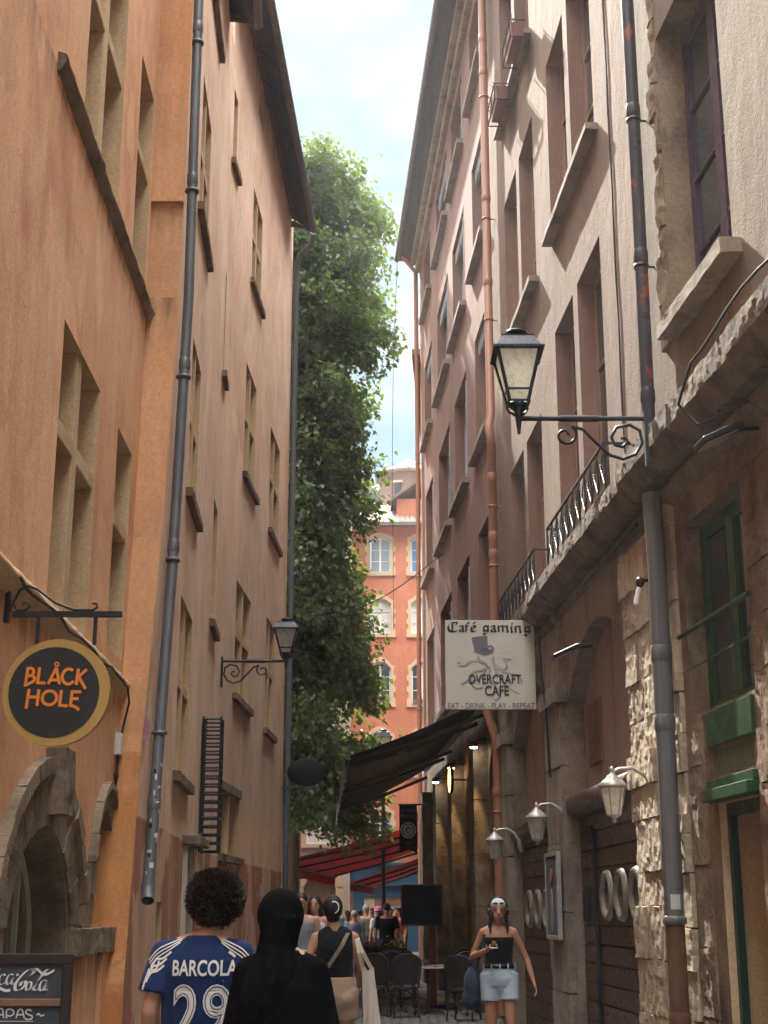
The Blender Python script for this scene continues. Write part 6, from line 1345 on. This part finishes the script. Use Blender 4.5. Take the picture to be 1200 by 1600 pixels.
hr = [(zz, (xl_ + xr_) / 2, cy, (xr_ - xl_) / 2, ry) for zz, xl_, xr_, cy, ry in ((1.12, -.205, .04, -.04, .115), (1.22, -.20, .075, -.035, .135), (1.30, -.175, .105, -.03, .130), (1.36, -.145, .105, -.025, .118), (1.41, -.122, .080, -.018, .105), (1.46, -.108, .068, -.012, .100), (1.52, -.100, .080, -.002, .104), (1.58, -.094, .092, .002, .108))]
n = 64; vs_ = []
for z, cx, cy, rx, ry in hr:
    for j in range(n):
        a = 2 * math.pi * j / n; m_ = 1 + (.065 if z < 1.45 else .012) * math.sin(7 * a + z * 14) + .02 * math.sin(13 * a - z * 9); vs_.append((cx + rx * m_ * math.cos(a), cy + ry * m_ * math.sin(a), z))
mb.add(vs_, [(i * n + j, i * n + (j + 1) % n, (i + 1) * n + (j + 1) % n, (i + 1) * n + j) for i in range(len(hr) - 1) for j in range(n)] + [list(range(n))[::-1], [(len(hr) - 1) * n + j for j in range(n)]], True)
fuse('headscarf', mb, .0095, pw, 5); shoes(pw, J, 'plastic')

# the woman in the black sleeveless top with tote bag
pt = person('woman in black sleeveless top and tan shorts carrying a cream tote bag, seen from behind', (-.414, 12.5, 0), 2, 1.02)
J = pose(.16, shR=(.16, -.01, 1.36), shL=(-.16, -.01, 1.36), hd=(-.02, .02, 1.575), elL=(-.245, -.07, 1.14), wrL=(-.20, .16, 1.02), elR=(.215, -.02, 1.12), wrR=(.20, .14, .98), knR=(.10, .05, .5), anR=(.10, -.10, .10), knL=(-.09, .02, .49), anL=(-.09, .04, .08)); bodymesh(pt, J, FEM, 'skintan', .011, -15, .9)
mb = MB(M['tank']); rings(mb, cutprof(FEM, 1.055, 1.415), .014, 36)
for s in (-1, 1): mb.cap(Vector((s * .045, -.016, 1.415)), Vector((s * .105, -.012, 1.375)), .050, .056); mb.cap(Vector((s * .105, -.012, 1.375)), Vector((s * .10, -.01, 1.28)), .056, .060)
fuse('top', mb, .010, pt, 3); legs_cloth('shorts', 'tan', J, FEM, pt, 1.055, .44, .016, .011, 1.12)
H = J['hd']; mb = MB(M['blackhair']); mb.ell(H + Vector((0, -.02, .03)), (.084, .098, .104)); mb.ell(H + Vector((.0, -.085, .02)), (.055, .045, .06)); mb.ell(H + Vector((0, -.05, -.05)), (.055, .045, .05)); fuse('hair', mb, .009, pt, 2)
mb = MB(M['camwhite']); mb.tube([H + Vector((.01 + .038 * math.cos(a), -.128, .03 + .046 * math.sin(a))) for a in [R(-80 + 14 * i) for i in range(15)]], .006, 6); mb.build('hair_clip', pt, True)
mb = MB(M['strap'])
def bandc(pts, w, mb_):
    for (a, na), (b, nb_) in zip(pts, pts[1:]):
        a, b, na, nb_ = map(Vector, (a, b, na, nb_)); d = (b - a).normalized(); sa, sb = d.cross(na).normalized() * w, d.cross(nb_).normalized() * w; mb_.quad(a - sa, a + sa, b + sb, b - sb); mb_.quad(a - sa - na * .003, b - sb - nb_ * .003, b + sb - nb_ * .003, a + sa - na * .003)
bandc([((.115, .02, 1.42), (0, 0, 1)), ((.105, -.07, 1.40), (0, -.7, .7)), ((.06, -.122, 1.31), (0, -1, 0)), ((0, -.132, 1.22), (0, -1, 0)), ((-.07, -.118, 1.12), (-.2, -1, 0)), ((-.14, -.07, 1.03), (-.8, -.6, 0)), ((-.17, .02, .99), (-1, 0, 0))], .016, mb); mb.build('cross_strap', pt, True)
tb = thing('tote_bag', 'cream canvas tote bag hanging from the shoulder of the woman in tan shorts', 'bag', (-.414 + .26, 12.47, .8)); mb = MB(M['canvas'])
def tbag(u, v): return Vector((.02 + (u - .5) * .16 * (.75 + .35 * v) + .05 * v, -.03 - .05 * math.sin(math.pi * u) * (.4 + .6 * v) - .02 * math.sin(u * 11 + v * 4) * v, .38 - .52 * v + .02 * math.sin(u * 9)))
mb.grid(tbag, 16, 16, True); mb.grid(lambda u, v: (lambda p: Vector((p.x, .10 - p.y * .6, p.z)))(tbag(u, v)), 16, 16, True)
for u in (0, 1): mb.grid(lambda v, w: tbag(u, v).lerp((lambda p: Vector((p.x, .10 - p.y * .6, p.z)))(tbag(u, v)), w), 16, 3, True)
mb.grid(lambda u, w: tbag(u, 1).lerp((lambda p: Vector((p.x, .10 - p.y * .6, p.z)))(tbag(u, 1)), w), 16, 3, True); mb.build('sack', tb, True)
mb = MB(M['canvas']); 
bandc([((-.03, -.05, .37), (0, -1, 0)), ((-.07, -.10, .52), (0, -1, .1)), ((-.095, -.06, .635), (0, -.6, .8)), ((-.10, .02, .655), (0, 0, 1)), ((-.09, .09, .60), (0, .8, .5)), ((-.02, .10, .38), (0, 1, 0))], .016, mb); bandc([((.06, -.05, .38), (0, -1, 0)), ((-.03, -.10, .52), (0, -1, .1)), ((-.075, -.06, .642), (0, -.6, .8)), ((-.08, .02, .66), (0, 0, 1)), ((-.07, .09, .60), (0, .8, .5)), ((.06, .10, .38), (0, 1, 0))], .016, mb); mb.build('handle', tb, True); tb.scale = (.82, .82, .9)
shoes(pt, J, 'whitecloth')

# the woman with headphones walking towards us
ph = person('woman in white cap, headphones, black tube top and denim shorts looking at her phone', (1.20, 15.5, 0), 180, 1.025)
J = pose(.158, shR=(.158, -.01, 1.358), shL=(-.158, -.01, 1.358), hd=(.0, .04, 1.57), elR=(.265, -.06, 1.12), wrR=(.12, .235, 1.20), elL=(-.285, -.04, 1.10), wrL=(-.345, .03, .88), knR=(.09, .02, .49), anR=(.09, -.05, .08), knL=(-.10, .08, .50), anL=(-.10, .02, .12)); J['hnR'] = Vector((-.2, .1, 1)); 
bodymesh(ph, J, FEM, 'skintan', .0095, 0, .86); face(ph, J)
mb = MB(M['tank']); rings(mb, cutprof(FEM, 1.03, 1.315), .010, 36); fuse('tube_top', mb, .0095, ph, 2)
legs_cloth('shorts', 'denim', J, FEM, ph, 1.045, .50, .014, .0105, 1.10)
mb = MB(M['plastic']); rings(mb, [(1.012, .156, .118), (1.05, .150, .114)], .014, 36); mb.build('belt', ph, True)
mb = MB(M['denim'])
for a in (60, 90, 120, 20, 160): mb.box((.168 * math.cos(R(a)), .130 * math.sin(R(a)), 1.03), (.014, .014, .055))
mb.build('belt_loops', ph, True)
H = J['hd']; mb = MB(M['whitecloth']); mb.ell(H + Vector((0, -.015, .062)), (.082, .098, .072)); fuse('cap', mb, .009, ph, 2)
mb = MB(M['blackhair']); mb.ell(H + Vector((0, -.035, .015)), (.080, .085, .092))
for s in (-1, 1): mb.tube([H + Vector((s * .066, .02, -.02)), H + Vector((s * .078, .015, -.08)), H + Vector((s * .09, .03, -.15)), H + Vector((s * .085, .045, -.21))], [.022, .022, .018, .006], 10)
mb.build('hair', ph, True)
mb = MB(M['plastic']); mb.tube([H + Vector((.098 * math.cos(a), .005, .012 + .125 * math.sin(a))) for a in [R(10 + 16 * i) for i in range(11)]], .010, 8)
for s in (-1, 1): mb.lathe([(.001, -.018), (.034, -.018), (.040, 0), (.034, .018), (.001, .018)], 18, H + Vector((s * .092, .0, -.005)), Matrix(((0, 0, 1), (0, 1, 0), (1, 0, 0))))
mb.build('headphones', ph, True)
mb = MB(M['plastic']); 
for s in (-1, 1): mb.ell(H + Vector((s * .030, .086, .075)), (.021, .006, .011))
mb.tube([H + Vector((-.06, .075, .075)), H + Vector((.06, .075, .075))], .004, 6); mb.build('sunglasses', ph, True)
mp_ = thing('phone', 'pale phone held in the hand of the woman with headphones', 'phone', (1.20 - .075, 15.5 - .31, 1.26)); mb = MB(M['phone']); mb.box((0, 0, 0), (.078, .15, .010), Matrix.Rotation(R(12), 3, 'X')); mb.build('case', mp_, True, bevel=.003); mb = MB(M['glass']); mb.box((0, .0, .0065), (.070, .14, .002), Matrix.Rotation(R(12), 3, 'X')); mb.build('screen', mp_, True)
bg_ = thing('shoulder_bag', 'dark blue shoulder bag hanging beside the woman with headphones', 'bag', (1.20 - .25, 15.55, .75)); mb = MB(M['navybag']); mb.ell((-.03, .02, .10), (.09, .14, .21)); mb.ell((-.04, .02, -.02), (.10, .13, .12)); fuse('sack', mb, .014, bg_, 3)
mb = MB(M['navybag']); bandc([((.0, -.06, .25), (-1, 0, 0)), ((.06, -.09, .45), (-.4, -1, 0)), ((.105, -.09, .62), (0, -1, .3)), ((.115, -.02, .69), (0, 0, 1)), ((.10, .06, .60), (0, 1, 0)), ((.02, .10, .25), (-1, .4, 0))], .016, mb); mb.build('strap', bg_, True)
shoes(ph, J, 'whitecloth')

# the couple farther on
pg = person('man in grey ribbed tank top and white trousers walking towards us', (-1.13, 20.0, 0), 178, 1.07)
J = pose(.19, knR=(.10, .06, .5), anR=(.10, .05, .1)); bodymesh(pg, J, MALE, 'skin', .013); face(pg, J); mb = MB(M['greytank']); rings(mb, cutprof(MALE, 1.0, 1.385), .012, 32); 
for s in (-1, 1): mb.cap(Vector((s * .085, -.01, 1.42)), Vector((s * .10, -.01, 1.34)), .035, .05)
fuse('tank_top', mb, .012, pg, 2); legs_cloth('trousers', 'whitecloth', J, MALE, pg, 1.04, 1.95, .022, .013, 1.15); shoes(pg, J, 'whitecloth')
H = J['hd']; mb = MB(M['hair']); mb.ell(H + Vector((0, -.02, .05)), (.084, .098, .085)); mb.ell(H + Vector((0, .055, -.085)), (.045, .04, .03)); fuse('hair', mb, .012, pg, 1)
pf = person('dark haired woman just behind the man in the grey tank top', (-1.0, 21.3, 0), 170, 1.06)
J = pose(.165, elR=(.24, .02, 1.16), wrR=(.10, .24, 1.30), elL=(-.24, .02, 1.16), wrL=(-.06, .24, 1.28)); bodymesh(pf, J, FEM, 'skin', .014); face(pf, J); mb = MB(M['whitecloth']); rings(mb, cutprof(FEM, 1.0, 1.37), .012, 30); fuse('top', mb, .013, pf, 2); legs_cloth('trousers', 'darkcloth', J, FEM, pf, 1.04, 1.9, .02, .014)
H = J['hd']; mb = MB(M['blackhair']); mb.ell(H + Vector((0, -.02, .035)), (.086, .098, .098)); mb.cap(H + Vector((-.06, -.04, 0)), H + Vector((-.09, -.02, -.26)), .05, .03); mb.cap(H + Vector((.06, -.04, 0)), H + Vector((.09, -.02, -.26)), .05, .03); fuse('hair', mb, .013, pf, 2); shoes(pf, J, 'plastic')
# the crowd in the square
def crowd(label, px, Y, rz, top, hair, scale=1.0, hat=None, fem=False, legs='darkcloth'):
    o = person(label, ((px - 600) / 2210 * 1.035 * Y, Y, 0), rz, scale, 'people crowding the square'); prof = FEM if fem else MALE
    J = pose(.165 if fem else .185); bodymesh(o, J, prof, 'skin', .022); mb = MB(M[top]); rings(mb, cutprof(prof, .95, 1.40), .016, 26)
    for k in 'RL': sh, el = J['sh' + k], J['el' + k]; mb.cone(sh, sh.lerp(el, .7), .066, .062, 14); mb.ell(sh, (.066,) * 3)
    fuse('shirt', mb, .020, o, 2); legs_cloth('trousers', legs, J, prof, o, 1.0, 1.9, .02, .022); H = J['hd']
    mb = MB(M[hair]); mb.ell(H + Vector((0, -.02, .04)), (.084, .10, .09))
    if fem: mb.cap(H + Vector((0, -.06, 0)), H + Vector((0, -.07, -.2)), .06, .04)
    mb.build('hair', o, True)
    if hat: mb = MB(M[hat]); mb.ell(H + Vector((0, -.01, .065)), (.10, .115, .08)); mb.lathe([(.10, .03), (.15, .025), (.15, .035), (.09, .05)], 18, H); mb.build('hat', o, True)
    return o
for a in (('person in light blue shirt with pale grey hair, seen from behind', 557, 35, 10, 'bluecloth', 'greyhair', .95), ('person in olive grey shirt with grey hair standing left of the pink hat', 574, 37, -20, 'olivecloth', 'greyhair', 1.03),
          ('person in white shirt and pink hat', 592, 36, 30, 'whitecloth', 'blackhair', 1.0, 'pinkcloth', True), ('person in black shirt with black hair right of the pink hat', 604, 33, 0, 'tank', 'blackhair', 1.04),
          ('person in dark red shirt near the black menu board', 618, 38, 170, 'redcloth', 'hair', 1.0, None, True), ('person in teal top at the left of the crowd', 547, 40, 15, 'tealcloth', 'hair', .95, None, True),
          ('person in teal shirt far back near the arched door', 533, 52, 180, 'tealcloth', 'blackhair', 1.0), ('person in white shirt far back before the blue shop', 583, 50, 160, 'whitecloth', 'hair', 1.0), ('person in red shirt far back before the blue shop', 610, 51, 180, 'redcloth', 'blackhair', 1.0, None, True),
          ('person in olive shirt far back by the shop window', 565, 54, 0, 'olivecloth', 'hair', .97), ('person in light blue top behind the dark red shirt', 624, 44, 20, 'bluecloth', 'blackhair', 1.0, None, True), ('person in black top far back under the red awning', 519, 47, 190, 'tank', 'hair', 1.0, None, True)): crowd(*a)

# ------------------------------------------------------------------ thin haze volume added to imitate a veil of lens glare
hz = MB(); hz.box((0, 90, 17.5), (310, 310, 39)); hm = bpy.data.materials.new('air'); hm.use_nodes = True; t = hm.node_tree; t.nodes.remove(t.nodes['Principled BSDF'])
pv = N(t, 'ShaderNodeVolumePrincipled'); pv.inputs['Color'].default_value = (.95, .96, 1, 1); pv.inputs['Density'].default_value = .0009; pv.inputs['Anisotropy'].default_value = .35
t.links.new(pv.outputs[0], t.nodes['Material Output'].inputs['Volume']); hz.mats = [hm]; o = hz.build('haze'); o['kind'] = 'stuff'
bpy.context.view_layer.update()
